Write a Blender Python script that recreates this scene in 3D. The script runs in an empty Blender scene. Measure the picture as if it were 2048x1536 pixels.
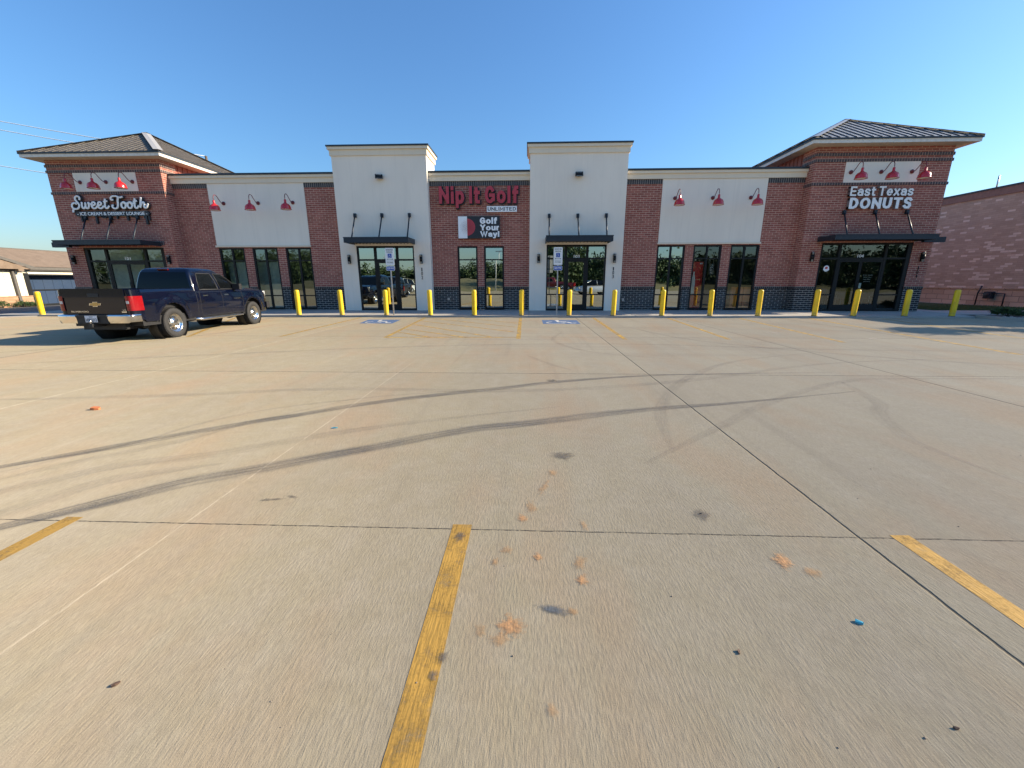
import bpy, bmesh, math, random
from mathutils import Vector, Matrix
random.seed(7)
sc = bpy.context.scene
COL = sc.collection
# ------------------------------------------------------------------ camera
W_ = 18.87      # plane of the shop front wings
F_PX, PITCH, YAW, ROLL, CH = 817.8, 0.24726, 0.03826, 0.00121, 1.35
def cam_axes():
    cy, sy, cp, sp = math.cos(YAW), math.sin(YAW), math.cos(PITCH), math.sin(PITCH)
    f = Vector((-sy*cp, cy*cp, -sp)); r = Vector((cy, sy, 0)); d = f.cross(r)
    cr, sr = math.cos(ROLL), math.sin(ROLL)
    return cr*r+sr*d, -sr*r+cr*d, f
r_, d_, f_ = cam_axes()
cd = bpy.data.cameras.new('camera'); cam = bpy.data.objects.new('camera', cd); COL.objects.link(cam)
cam.matrix_world = Matrix(((r_.x, -d_.x, -f_.x, 0), (r_.y, -d_.y, -f_.y, 0), (r_.z, -d_.z, -f_.z, CH), (0, 0, 0, 1)))
cd.sensor_width = 36; cd.lens = F_PX/2048*36; cd.clip_start = 0.05; cd.clip_end = 2000
sc.camera = cam
# ------------------------------------------------------------------ light
SUN = Vector((2.08, 0.30, 1.0)).normalized()
ld = bpy.data.lights.new('sun', 'SUN'); ld.energy = 5.0; ld.angle = math.radians(0.5); ld.color = (1.0, 0.86, 0.66)
lo = bpy.data.objects.new('sun', ld); COL.objects.link(lo)
lo.rotation_euler = (-SUN).to_track_quat('-Z', 'Y').to_euler(); lo.location = (30, 10, 30)
wd = bpy.data.worlds.new('World'); sc.world = wd; wd.use_nodes = True
wt = wd.node_tree; wt.nodes.clear()
sky = wt.nodes.new('ShaderNodeTexSky'); sky.sky_type = 'NISHITA'; sky.sun_disc = False
sky.sun_elevation = math.asin(SUN.z); sky.sun_rotation = math.atan2(SUN.x, SUN.y)
sky.air_density = 1.5; sky.dust_density = 0.7; sky.ozone_density = 10.0; sky.altitude = 0
bg = wt.nodes.new('ShaderNodeBackground'); bg.inputs[1].default_value = 0.107
wo = wt.nodes.new('ShaderNodeOutputWorld'); wt.links.new(sky.outputs[0], bg.inputs[0]); wt.links.new(bg.outputs[0], wo.inputs[0])
sc.view_settings.view_transform = 'Standard'; sc.view_settings.look = 'None'; sc.view_settings.gamma = 1
sc.view_settings.exposure = 0.96
sc.cycles.max_bounces = 8; sc.cycles.transparent_max_bounces = 16
# ------------------------------------------------------------------ node helper
class NT:
    def __init__(s, name):
        s.m = bpy.data.materials.new(name); s.m.use_nodes = True; s.t = s.m.node_tree
        s.b = s.t.nodes['Principled BSDF']; s.out = s.t.nodes['Material Output']
    def n(s, typ, **kw):
        o = s.t.nodes.new('ShaderNode'+typ)
        for k, v in kw.items(): setattr(o, k, v)
        return o
    def put(s, sock, v):
        if isinstance(v, bpy.types.NodeSocket): s.t.links.new(v, sock)
        elif v is not None:
            if isinstance(v, (tuple, list)) and len(v) == 3 and sock.type == 'RGBA': v = (*v, 1)
            if isinstance(v, (int, float)) and sock.type == 'RGBA': v = (v, v, v, 1)
            sock.default_value = v
    def math(s, op, a, b=None, c=None, clamp=False):
        o = s.n('Math', operation=op, use_clamp=clamp)
        for i, v in enumerate((a, b, c)):
            if v is not None: s.put(o.inputs[i], v)
        return o.outputs[0]
    def mix(s, f, a, b, blend='MIX'):
        o = s.n('Mix', data_type='RGBA', blend_type=blend)
        s.put(o.inputs[0], f); s.put(o.inputs[6], a); s.put(o.inputs[7], b); return o.outputs[2]
    def coord(s, which='Object'): return s.n('TexCoord').outputs[which]
    def mapping(s, v, scale=(1, 1, 1), rot=(0, 0, 0), loc=(0, 0, 0)):
        o = s.n('Mapping'); s.put(o.inputs[0], v); o.inputs[1].default_value = loc; o.inputs[2].default_value = rot; o.inputs[3].default_value = scale
        return o.outputs[0]
    def noise(s, v, scale=1, detail=3, rough=.5, out=0, dist=0):
        o = s.n('TexNoise'); s.put(o.inputs['Vector'], v); o.inputs['Scale'].default_value = scale
        o.inputs['Detail'].default_value = detail; o.inputs['Roughness'].default_value = rough; o.inputs['Distortion'].default_value = dist
        return o.outputs[out]
    def ramp(s, f, stops):
        o = s.n('ValToRGB'); s.put(o.inputs[0], f); e = o.color_ramp.elements
        while len(e) < len(stops): e.new(.5)
        for i, (p, c) in enumerate(stops):
            e[i].position = p; e[i].color = (*c, 1) if isinstance(c, (tuple, list)) else (c, c, c, 1)
        return o.outputs[0]
    def rng(s, v, a, b, c=0., d=1., smooth=False):
        o = s.n('MapRange', clamp=True)
        if smooth: o.interpolation_type = 'SMOOTHSTEP'
        s.put(o.inputs[0], v)
        for i, x in enumerate((a, b, c, d)): s.put(o.inputs[i+1], x)
        return o.outputs[0]
    def bump(s, h, strength=.3, dist=.01, normal=None):
        o = s.n('Bump'); o.inputs['Strength'].default_value = strength; o.inputs['Distance'].default_value = dist
        s.put(o.inputs['Height'], h)
        if normal is not None: s.put(o.inputs['Normal'], normal)
        return o.outputs[0]
    def set(s, **kw):
        names = dict(col='Base Color', rough='Roughness', metal='Metallic', spec='Specular IOR Level', normal='Normal', coat='Coat Weight', coatr='Coat Roughness', emit='Emission Color', es='Emission Strength', alpha='Alpha')
        for k, v in kw.items(): s.put(s.b.inputs[names[k]], v)
        return s
def simple(name, col, rough=.6, metal=0, var=.12, scale=8, bump=0, coat=0, emit=0, spec=.5):
    n = NT(name); c = n.coord()
    ns = n.noise(c, scale, 4, .6)
    cc = n.mix(n.rng(ns, .3, .7), tuple(x*(1-var) for x in col), tuple(min(1, x*(1+var)) for x in col))
    n.set(col=cc, rough=n.rng(n.noise(c, scale*2.3, 3), .3, .7, max(.02, rough-.07), min(1, rough+.07)), metal=metal, coat=coat, spec=spec)
    n.b.inputs['Coat Roughness'].default_value = .05
    if bump: n.set(normal=n.bump(n.noise(c, scale*6, 4, .6), .5, bump))
    if emit: n.set(emit=col, es=emit)
    return n.m
M = {}
def brick(name, c1, c2, mortar, bw=.27, bh=.085, ms=.012, dark=None, rough=.85, soldier=False):
    n = NT(name); uv = n.coord('UV')
    if soldier: uv = n.mapping(uv, rot=(0, 0, math.radians(90)))
    b = n.n('TexBrick'); n.put(b.inputs['Vector'], uv); b.inputs['Scale'].default_value = 1
    b.inputs['Brick Width'].default_value = bw; b.inputs['Row Height'].default_value = bh
    b.inputs['Mortar Size'].default_value = ms*.5; b.inputs['Mortar Smooth'].default_value = .15; b.inputs['Bias'].default_value = 0
    b.inputs['Color1'].default_value = (0, 0, 0, 1); b.inputs['Color2'].default_value = (1, 1, 1, 1)
    if soldier: b.offset = 0
    v = n.ramp(b.outputs['Color'], [(0, c1), (.5, tuple((x+y)/2 for x, y in zip(c1, c2))), (1, c2)])
    big = n.noise(n.mapping(n.coord(), scale=(.5, .5, .35)), 1.0, 3, .6)
    v = n.mix(n.rng(big, .35, .7, 0, .35), v, tuple(x*.6 for x in c1))
    g = n.noise(n.coord(), 90, 3, .6); v = n.mix(n.rng(g, .3, .7, 0, .35), v, tuple(x*1.35 for x in c2))
    mc = n.mix(n.rng(n.noise(n.coord(), 3, 4), .35, .65), mortar, tuple(x*.72 for x in mortar))
    col = n.mix(b.outputs['Fac'], v, mc)
    h = n.math('ADD', n.math('MULTIPLY', b.outputs['Fac'], -1.0), n.math('MULTIPLY', g, .25))
    n.set(col=col, rough=n.mix(b.outputs['Fac'], rough, .95), normal=n.bump(h, .6, .008))
    return n.m
M['brick'] = brick('red_brick', (.22, .062, .046), (.40, .135, .100), (.72, .50, .38), ms=.015)
M['brickR'] = M['brick']
M['black_brick'] = brick('black_glazed_brick', (.006, .006, .007), (.014, .014, .015), (.62, .60, .56), rough=.7)
M['soldier'] = brick('dark_soldier_brick', (.022, .020, .022), (.050, .045, .045), (.40, .36, .33), bw=60, bh=.09, ms=.016, soldier=True, rough=.55)
M['soldier_thin'] = brick('dark_header_brick', (.035, .028, .03), (.09, .06, .058), (.42, .28, .23), bw=60, bh=.105, ms=.024, soldier=True, rough=.6)
def stucco(name, col, var=.05):
    n = NT(name); c = n.coord()
    f = n.noise(c, 120, 4, .6); g = n.noise(n.mapping(c, scale=(.6, .6, .25)), 1.2, 4, .6)
    streak = n.noise(n.mapping(c, scale=(9, 9, .35)), 1.0, 3, .6)
    cc = n.mix(n.rng(g, .35, .68), col, tuple(x*(1-var*1.6) for x in col))
    cc = n.mix(n.rng(streak, .52, .78, 0, .30), cc, tuple(x*.8 for x in col))
    n.set(col=cc, rough=.92, normal=n.bump(f, .35, .004)); return n.m
M['stucco'] = stucco('white_stucco', (.90, .82, .70))
M['cream'] = stucco('cream_cornice', (.82, .72, .56), .04)
M['coping'] = simple('dark_metal_coping', (.035, .045, .055), .45, .3)
M['black'] = simple('black_aluminium', (.008, .009, .010), .5, 0, spec=.3)
M['navy'] = simple('dark_navy_steel', (.022, .030, .042), .45, .3)
M['rubber'] = simple('black_rubber', (.02, .02, .02), .85)
M['red'] = simple('red_enamel', (.52, .018, .02), .28, 0, .06, coat=.5)
M['darkred'] = simple('dark_red_arm', (.16, .02, .025), .4)
M['lampwhite'] = simple('white_enamel', (.75, .74, .7), .4)
M['letter_white'] = simple('white_acrylic', (.93, .94, .94), .4, 0, .03)
M['letter_side'] = simple('dark_letter_return', (.02, .022, .028), .5)
M['letter_red'] = simple('red_acrylic', (.50, .045, .065), .4, 0, .05)
M['yellow'] = simple('yellow_plastic', (.85, .56, .012), .42, 0, .05, 5)
M['galv'] = simple('galvanised_steel', (.42, .43, .44), .4, .75)
M['sign_white'] = simple('sign_white', (.78, .80, .80), .45, 0, .03)
M['sign_blue'] = simple('sign_blue', (.015, .08, .40), .45, 0, .04)
M['roof_L'] = simple('grey_ribbed_metal', (.27, .235, .19), .55, .2, .1, 3)
M['roof_R'] = simple('silver_ribbed_metal', (.56, .57, .57), .5, .2, .1, 3)
M['rib'] = simple('dark_roof_rib', (.045, .05, .055), .45, .4)
M['ridge'] = simple('light_ridge_cap', (.50, .47, .42), .45, .2)
M['soffit'] = stucco('soffit_cream', (.62, .52, .40), .05)
M['fascia'] = simple('white_fascia', (.70, .66, .58), .55)
M['siding'] = simple('red_brown_siding', (.30, .095, .065), .7, 0, .1, 2)
M['chrome'] = simple('chrome', (.78, .77, .75), .16, 1, .04)
M['chrome_flat'] = simple('chrome_bumper', (.80, .77, .72), .13, 1, .04)
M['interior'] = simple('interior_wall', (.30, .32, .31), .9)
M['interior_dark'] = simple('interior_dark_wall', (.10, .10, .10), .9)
M['intfloor'] = simple('interior_floor', (.22, .20, .18), .5)
M['vend_red'] = simple('vending_red', (.72, .03, .03), .4, 0, .05)
M['terracotta'] = simple('terracotta_booth', (.88, .27, .10), .55)
M['chairdark'] = simple('dark_chair', (.03, .03, .03), .5)
def glass_mat(name, refl, tint, wob=.0007):
    n = NT(name); t = n.t
    tr = n.n('BsdfTransparent'); tr.inputs[0].default_value = (*tint, 1)
    gl = n.n('BsdfGlossy'); gl.inputs[1].default_value = .0; gl.inputs[0].default_value = (.80, .88, .84, 1)
    nz = n.noise(n.mapping(n.coord(), scale=(1, 1, .7)), 1.1, 1, .4)
    n.put(gl.inputs['Normal'], n.bump(nz, .5, wob*10))
    fr = n.n('Fresnel'); fr.inputs[0].default_value = 1.5
    f = n.math('ADD', n.math('MULTIPLY', fr.outputs[0], 1-refl), refl, clamp=True)
    mx = n.n('MixShader'); n.put(mx.inputs[0], f); n.put(mx.inputs[1], tr.outputs[0]); n.put(mx.inputs[2], gl.outputs[0])
    n.put(n.out.inputs[0], mx.outputs[0]); return n.m
M['glass'] = glass_mat('tinted_reflective_glass', .50, (.35, .42, .40))
M['glass_clear'] = glass_mat('lightly_tinted_glass', .20, (.74, .82, .79))
M['glass_low'] = glass_mat('low_reflection_glass', .10, (.80, .86, .82))
# concrete parking lot
def lot():
    n = NT('broomed_concrete'); c = n.coord()
    sx = n.n('SeparateXYZ'); n.put(sx.inputs[0], c); X, Y = sx.outputs[0], sx.outputs[1]
    g1 = n.noise(c, .16, 3, .55); g2 = n.noise(n.mapping(c, scale=(1, .45, 1), rot=(0, 0, .25)), .9, 5, .6); g3 = n.noise(c, 5.5, 5, .65)
    warm, grey = (.352, .293, .176), (.415, .358, .252)
    side = n.rng(n.math('ADD', n.math('MULTIPLY', X, .5), n.math('MULTIPLY', n.math('SUBTRACT', g1, .5), 9)), -3.5, 2.5, smooth=True)
    col = n.mix(side, warm, grey)
    col = n.mix(n.rng(g2, .38, .68, 0, .38), col, (.29, .245, .185))
    col = n.mix(n.rng(g3, .40, .75, 0, .35), col, (.47, .41, .32))
    ru = n.noise(n.mapping(c, scale=(1.3, .5, 1), loc=(4, 2, 0)), .8, 4, .6)
    col = n.mix(n.rng(ru, .48, .72, 0, .55), col, (.43, .275, .155))
    # driving lanes, soft dark bands
    lane = n.noise(n.mapping(c, scale=(.10, 1.6, 1), rot=(0, 0, .12)), 1.0, 4, .6)
    far = n.rng(Y, 4, 10)
    col = n.mix(n.math('MULTIPLY', n.rng(lane, .50, .72), n.math('MULTIPLY', far, .35)), col, (.24, .205, .165))
    # broom texture, running away from the viewer with a slight waver
    wv = n.noise(n.mapping(c, scale=(1.2, .8, 1)), 2.0, 2, .5)
    cx = n.n('CombineXYZ'); n.put(cx.inputs[0], n.math('ADD', n.math('MULTIPLY', X, 1.0), n.math('MULTIPLY', wv, .05))); n.put(cx.inputs[1], n.math('MULTIPLY', Y, .20)); 
    br = n.noise(cx.outputs[0], 95, 3, .55); br2 = n.noise(cx.outputs[0], 210, 2, .5)
    broom = n.math('ADD', n.math('MULTIPLY', br, .7), n.math('MULTIPLY', br2, .3))
    gr = n.noise(c, 260, 3, .6)
    bfac = n.rng(broom, .40, .60)
    col = n.mix(n.math('MULTIPLY', n.math('SUBTRACT', 1.0, bfac), .28), col, (.17, .14, .105))
    col = n.mix(n.rng(gr, .56, .74, 0, .30), col, (.60, .53, .42))
    col = n.mix(n.rng(gr, .26, .42, .50, 0), col, (.12, .10, .08))
    # fine dark specks
    vo = n.n('TexVoronoi'); n.put(vo.inputs['Vector'], c); vo.inputs['Scale'].default_value = 3.1
    sc_ = n.n('SeparateColor'); n.put(sc_.inputs[0], vo.outputs['Color'])
    spot = n.math('MULTIPLY', n.rng(vo.outputs['Distance'], .012, .028, 1, 0), n.rng(sc_.outputs[0], .93, .95))
    col = n.mix(n.math('MULTIPLY', spot, .8), col, (.06, .05, .045))
    # tone shifts from slab to slab 
    cell = n.n('CombineXYZ'); n.put(cell.inputs[0], n.math('FLOOR', n.math('DIVIDE', n.math('ADD', X, 1.96), 3.76))); n.put(cell.inputs[1], n.math('FLOOR', n.math('DIVIDE', n.math('SUBTRACT', Y, 2.01), 4.03)))
    wn = n.n('TexWhiteNoise', noise_dimensions='2D'); n.put(wn.inputs['Vector'], cell.outputs[0])
    col = n.mix(n.rng(wn.outputs['Value'], 0, 1, 0, .16), col, (.22, .185, .135)); 
    # long drag streaks left by water and tyres
    dr = n.noise(n.mapping(c, scale=(5.5, .22, 1), rot=(0, 0, .05)), 1.0, 4, .6)
    col = n.mix(n.rng(dr, .55, .78, 0, .28), col, (.20, .17, .13)); col = n.mix(n.rng(dr, .22, .42, .22, 0), col, (.47, .41, .31))
    # saw-cut joints
    wob = n.math('MULTIPLY', n.math('SUBTRACT', n.noise(c, 7, 5, .7), .5), .018)
    def line(u, p, w, soft=.6):
        d = n.math('ABSOLUTE', n.math('ADD', n.math('SUBTRACT', u, p), wob))
        return n.rng(d, w*(1-soft), w*(1+soft), 1, 0)
    dk = None
    for p, w in ((1.80, .007), (5.45, .009), (9.3, .012), (13.2, .012), (-9.6, .012), (-13.5, .012)):
        l = line(X, p, w); dk = l if dk is None else n.math('MAXIMUM', dk, l)
    rag = n.rng(n.noise(c, 22, 3, .7), .38, .55, .35, 1)
    for p, w in ((2.01, .0045), (6.0, .009), (10.1, .011)):
        l = n.math('MULTIPLY', line(Y, p, w), rag); dk = n.math('MAXIMUM', dk, l)
    lt = None
    for p, w in ((-1.96, .005), (-5.75, .010)):
        l = n.math('MULTIPLY', line(X, p, w), n.rng(Y, 6.0, 7.6, 1, .12)) if p > -3 else line(X, p, w); lt = l if lt is None else n.math('MAXIMUM', lt, l)
    lt2 = n.math('MULTIPLY', lt, n.rng(n.noise(c, 9, 3), .35, .5, .12, .42))
    col = n.mix(n.math('MULTIPLY', dk, .88), col, (.045, .042, .036))
    col = n.mix(lt2, col, (.62, .52, .38))
    h = n.math('ADD', n.math('MULTIPLY', broom, 1.1), n.math('ADD', n.math('MULTIPLY', gr, .35), n.math('MULTIPLY', dk, -2.0)))
    n.b.inputs['Diffuse Roughness'].default_value = .45
    n.set(col=col, rough=.95, spec=.2, normal=n.bump(h, .52, .006)); return n.m
M['lot'] = lot()
def ground(name, c1, c2, scale=3, rough=.95, bump=.01, fine=60):
    n = NT(name); c = n.coord()
    col = n.mix(n.rng(n.noise(c, scale, 5, .6), .35, .65), c1, c2)
    f = n.noise(c, fine, 4, .7)
    col = n.mix(n.rng(f, .35, .7, 0, .4), col, tuple(x*.55 for x in c1))
    n.set(col=col, rough=rough, normal=n.bump(f, .6, bump)); return n.m
M['sidewalk'] = ground('pale_sidewalk', (.46, .42, .36), (.37, .345, .31), 1.5, .9, .004, 140)
M['asphalt'] = ground('asphalt', (.085, .085, .088), (.12, .118, .115), 1.2, .9, .006, 90)
M['grass'] = ground('lawn', (.035, .070, .018), (.065, .095, .028), 2, 1, .03, 30)
M['drygrass'] = ground('dry_field', (.20, .17, .07), (.13, .125, .05), .15, 1, .05, 4)
M['mulch'] = ground('brown_mulch', (.10, .07, .05), (.17, .13, .10), 6, 1, .02, 40)
def worn(name, col, lo=.30, hi=.50, scale=14, streak=(1, 1, 1), rough=.8, base=0., und=None, fade=False):
    n = NT(name); c = n.mapping(n.coord(), scale=streak)
    a = n.noise(c, scale, 5, .7); b = n.noise(n.coord(), 90, 3, .6)
    f = n.rng(n.math('ADD', n.math('MULTIPLY', a, .7), n.math('MULTIPLY', b, .3)), lo, hi, base, 1)
    if fade:
        su = n.n('SeparateXYZ'); n.put(su.inputs[0], n.coord('UV')); ed = n.rng(su.outputs[0], .15, 1, 0, .26, True)
        f = n.math('MULTIPLY', n.rng(n.math('SUBTRACT', n.math('ADD', n.math('MULTIPLY', a, .6), n.math('MULTIPLY', b, .4)), ed), lo-.08, hi, 0, 1), .88)
    tr = n.n('BsdfTransparent'); mx = n.n('MixShader')
    cc = n.mix(n.rng(n.noise(n.coord(), 4, 4), .4, .65), col, tuple(x*.82 for x in col))
    if und:
        st = n.noise(n.mapping(n.coord(), loc=(3, 1, 0)), 9, 3, .6); cc = n.mix(n.rng(st, .60, .72, 0, .6), cc, und)
    br = n.noise(n.mapping(n.coord(), scale=(1, .11, 1)), 95, 3, .55); cc = n.mix(n.rng(br, .36, .5, .35, 0), cc, tuple(x*.5 for x in col))
    n.set(col=cc, rough=rough, normal=n.bump(br, .6, .005))
    n.put(mx.inputs[0], f); n.put(mx.inputs[1], tr.outputs[0]); n.put(mx.inputs[2], n.b.outputs[0]); n.put(n.out.inputs[0], mx.outputs[0])
    return n.m
M['paint'] = worn('yellow_road_paint', (.45, .255, .045), .33, .52, 10, und=(.20, .15, .08), base=.30)
M['paint_faded'] = worn('faded_yellow_paint', (.58, .35, .06), .40, .60, 5, base=.1)
M['paint_blue'] = worn('blue_road_paint', (.075, .14, .27), .25, .45, 8, base=.55)
M['paint_white'] = worn('white_road_paint', (.72, .70, .64), .3, .45, 8, base=.55)
M['mud'] = worn('orange_mud', (.50, .27, .12), .36, .56, 30, fade=True)
M['mudpale'] = worn('pale_orange_dust', (.48, .29, .14), .36, .72, 14, fade=True)
def skid(name, col, dens):
    n = NT(name); uv = n.coord('UV'); s = n.n('SeparateXYZ'); n.put(s.inputs[0], uv)
    v = s.outputs[1]
    edge = n.math('MULTIPLY', n.rng(v, 0, .3, 0, 1, True), n.rng(v, .7, 1, 1, 0, True))
    st = n.noise(n.mapping(uv, scale=(.5, 16, 1)), 1.6, 3, .7); brk = n.noise(n.mapping(uv, scale=(1, .4, 1)), 1.3, 3, .6)
    a = n.noise(n.mapping(uv, scale=(.6, 5, 1)), 2.2, 5, .7); b = n.noise(n.mapping(uv, scale=(1.2, 9, 1)), 5, 4, .7); g = n.noise(n.coord(), 120, 3, .6)
    f = n.math('MULTIPLY', edge, n.rng(n.math('ADD', n.math('MULTIPLY', a, .5), n.math('ADD', n.math('MULTIPLY', b, .25), n.math('MULTIPLY', g, .25))), .38, .58))
    f = n.math('MULTIPLY', f, n.math('MULTIPLY', n.rng(st, .3, .6, .25, 1), n.rng(brk, .32, .6, .45, 1)))
    f = n.math('MULTIPLY', f, dens)
    tr = n.n('BsdfTransparent'); mx = n.n('MixShader'); n.set(col=col, rough=.75)
    n.put(mx.inputs[0], f); n.put(mx.inputs[1], tr.outputs[0]); n.put(mx.inputs[2], n.b.outputs[0]); n.put(n.out.inputs[0], mx.outputs[0])
    return n.m
M['skid'] = skid('tyre_rubber_mark', (.115, .11, .105), .92)
M['skid_faint'] = skid('faint_tyre_mark', (.16, .14, .125), .26)
# ------------------------------------------------------------------ mesh builder
class MB:
    def __init__(s): s.v = []; s.f = []; s.mi = []; s.uv = {}; s.smooth = set()
    def face(s, pts, mi=0, uv=None, smooth=False):
        i = len(s.v); s.v += [tuple(p) for p in pts]; s.f.append(tuple(range(i, i+len(pts)))); s.mi.append(mi)
        if uv: s.uv[len(s.f)-1] = uv
        if smooth: s.smooth.add(len(s.f)-1)
        return s
    def box(s, x0, x1, y0, y1, z0, z1, mi=0, skip=''):
        P = lambda x, y, z: (x, y, z)
        if 'f' not in skip: s.face([P(x0, y0, z0), P(x1, y0, z0), P(x1, y0, z1), P(x0, y0, z1)], mi)
        if 'b' not in skip: s.face([P(x1, y1, z0), P(x0, y1, z0), P(x0, y1, z1), P(x1, y1, z1)], mi)
        if 'l' not in skip: s.face([P(x0, y1, z0), P(x0, y0, z0), P(x0, y0, z1), P(x0, y1, z1)], mi)
        if 'r' not in skip: s.face([P(x1, y0, z0), P(x1, y1, z0), P(x1, y1, z1), P(x1, y0, z1)], mi)
        if 't' not in skip: s.face([P(x0, y0, z1), P(x1, y0, z1), P(x1, y1, z1), P(x0, y1, z1)], mi)
        if 'd' not in skip: s.face([P(x0, y1, z0), P(x1, y1, z0), P(x1, y0, z0), P(x0, y0, z0)], mi)
        return s
    def mesh(s, verts, faces, mi=0, smooth=True):
        i = len(s.v); s.v += [tuple(p) for p in verts]
        for f in faces:
            s.f.append(tuple(i+k for k in f)); s.mi.append(mi)
            if smooth: s.smooth.add(len(s.f)-1)
        return s
    def tube(s, pts, r, n=10, mi=0, cap=True, flat=None):
        pts = [Vector(p) for p in pts]; rs = r if isinstance(r, (list, tuple)) else [r]*len(pts)
        V = []; F = []; up = None
        for k, p in enumerate(pts):
            t = (pts[min(k+1, len(pts)-1)]-pts[max(k-1, 0)])
            if t.length < 1e-9: t = Vector((0, 0, 1))
            t.normalize()
            if up is None:
                up = Vector((0, 0, 1)) if abs(t.z) < .9 else Vector((1, 0, 0))
            a = (up-t*up.dot(t)).normalized(); up = a; b = t.cross(a)
            for j in range(n):
                q = 2*math.pi*j/n; V.append(p+a*math.cos(q)*rs[k]+b*math.sin(q)*rs[k])
        for k in range(len(pts)-1):
            for j in range(n): F.append((k*n+j, k*n+(j+1) % n, (k+1)*n+(j+1) % n, (k+1)*n+j))
        if cap: F.append(tuple(range(n-1, -1, -1))); F.append(tuple((len(pts)-1)*n+j for j in range(n)))
        return s.mesh(V, F, mi)
    def lathe(s, prof, c, axis='z', n=24, mi=0, cap=False):
        V = []; F = []; c = Vector(c)
        for (r, h) in prof:
            for j in range(n):
                q = 2*math.pi*j/n; a, b = r*math.cos(q), r*math.sin(q)
                V.append(c+(Vector((a, b, h)) if axis == 'z' else Vector((h, a, b)) if axis == 'x' else Vector((a, h, b))))
        for k in range(len(prof)-1):
            for j in range(n): F.append((k*n+j, k*n+(j+1) % n, (k+1)*n+(j+1) % n, (k+1)*n+j))
        if cap: F.append(tuple(range(n))); F.append(tuple((len(prof)-1)*n+j for j in range(n)))
        return s.mesh(V, F, mi)
    def prism(s, poly, y0, y1, mi=0, plane='xz'):
        # polygon in x,z extruded along y
        g = (lambda a, b, c: (a, c, b)) if plane == 'xz' else (lambda a, b, c: (c, a, b)) if plane == 'yz' else (lambda a, b, c: (a, b, c))
        s.face([g(a, b, y0) for a, b in poly], mi); s.face([g(a, b, y1) for a, b in reversed(poly)], mi)
        for k in range(len(poly)):
            a, b = poly[k], poly[(k+1) % len(poly)]
            s.face([g(a[0], a[1], y0), g(a[0], a[1], y1), g(b[0], b[1], y1), g(b[0], b[1], y0)], mi)
        return s
    def ribbon(s, pts, w, z, mi=0):
        # flat strip on the ground (x,y), uv along/across
        n = len(pts); L = 0; rows = []
        for k in range(n):
            p = Vector(pts[k]); t = (Vector(pts[min(k+1, n-1)])-Vector(pts[max(k-1, 0)])).normalized(); nn = Vector((-t.y, t.x))
            if k: L += (p-Vector(pts[k-1])).length
            ww = w[k] if isinstance(w, (list, tuple)) else w
            rows.append((p+nn*ww/2, p-nn*ww/2, L))
        for k in range(n-1):
            a, b = rows[k], rows[k+1]
            s.face([(a[1].x, a[1].y, z), (b[1].x, b[1].y, z), (b[0].x, b[0].y, z), (a[0].x, a[0].y, z)], mi, uv=[(a[2], 0), (b[2], 0), (b[2], 1), (a[2], 1)])
        return s
    def build(s, name, mats, parent=None, loc=None, bevel=0, fixn=False):
        me = bpy.data.meshes.new(name); me.from_pydata(s.v, [], s.f)
        if not isinstance(mats, (list, tuple)): mats = [mats]
        for m in mats: me.materials.append(m)
        uvl = me.uv_layers.new(name='uv')
        me.update()
        for p in me.polygons:
            p.material_index = min(s.mi[p.index], len(mats)-1)
            p.use_smooth = p.index in s.smooth
            if p.index in s.uv:
                for li, u in zip(p.loop_indices, s.uv[p.index]): uvl.data[li].uv = u
            else:
                nx, ny, nz = (abs(c) for c in p.normal)
                for li in p.loop_indices:
                    c = me.vertices[me.loops[li].vertex_index].co
                    uvl.data[li].uv = (c.y, c.z) if nx > ny and nx > nz else (c.x, c.z) if ny >= nz else (c.x, c.y)
        if s.smooth or fixn:
            bm = bmesh.new(); bm.from_mesh(me)
            bmesh.ops.remove_doubles(bm, verts=bm.verts, dist=1e-5); 
            if fixn: bmesh.ops.recalc_face_normals(bm, faces=bm.faces)
            bm.to_mesh(me); bm.free()
        o = bpy.data.objects.new(name, me); COL.objects.link(o)
        if parent: o.parent = parent
        if loc: o.location = loc
        if bevel:
            md = o.modifiers.new('bevel', 'BEVEL'); md.width = bevel; md.segments = 2; md.limit_method = 'ANGLE'
        return o
def tag(o, label=None, cat=None, group=None, kind=None):
    if label: o['label'] = label
    if cat: o['category'] = cat
    if group: o['group'] = group
    if kind: o['kind'] = kind
    return o
def empty(name, loc=(0, 0, 0), rz=0, **k):
    o = bpy.data.objects.new(name, None); COL.objects.link(o); o.location = loc; o.rotation_euler = (0, 0, rz); o.empty_display_size = .2
    return tag(o, **k)
def copy_tree(o, parent=None):
    c = o.copy(); COL.objects.link(c)
    if parent: c.parent = parent
    for ch in list(o.children): copy_tree(ch, c)
    return c
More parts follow.
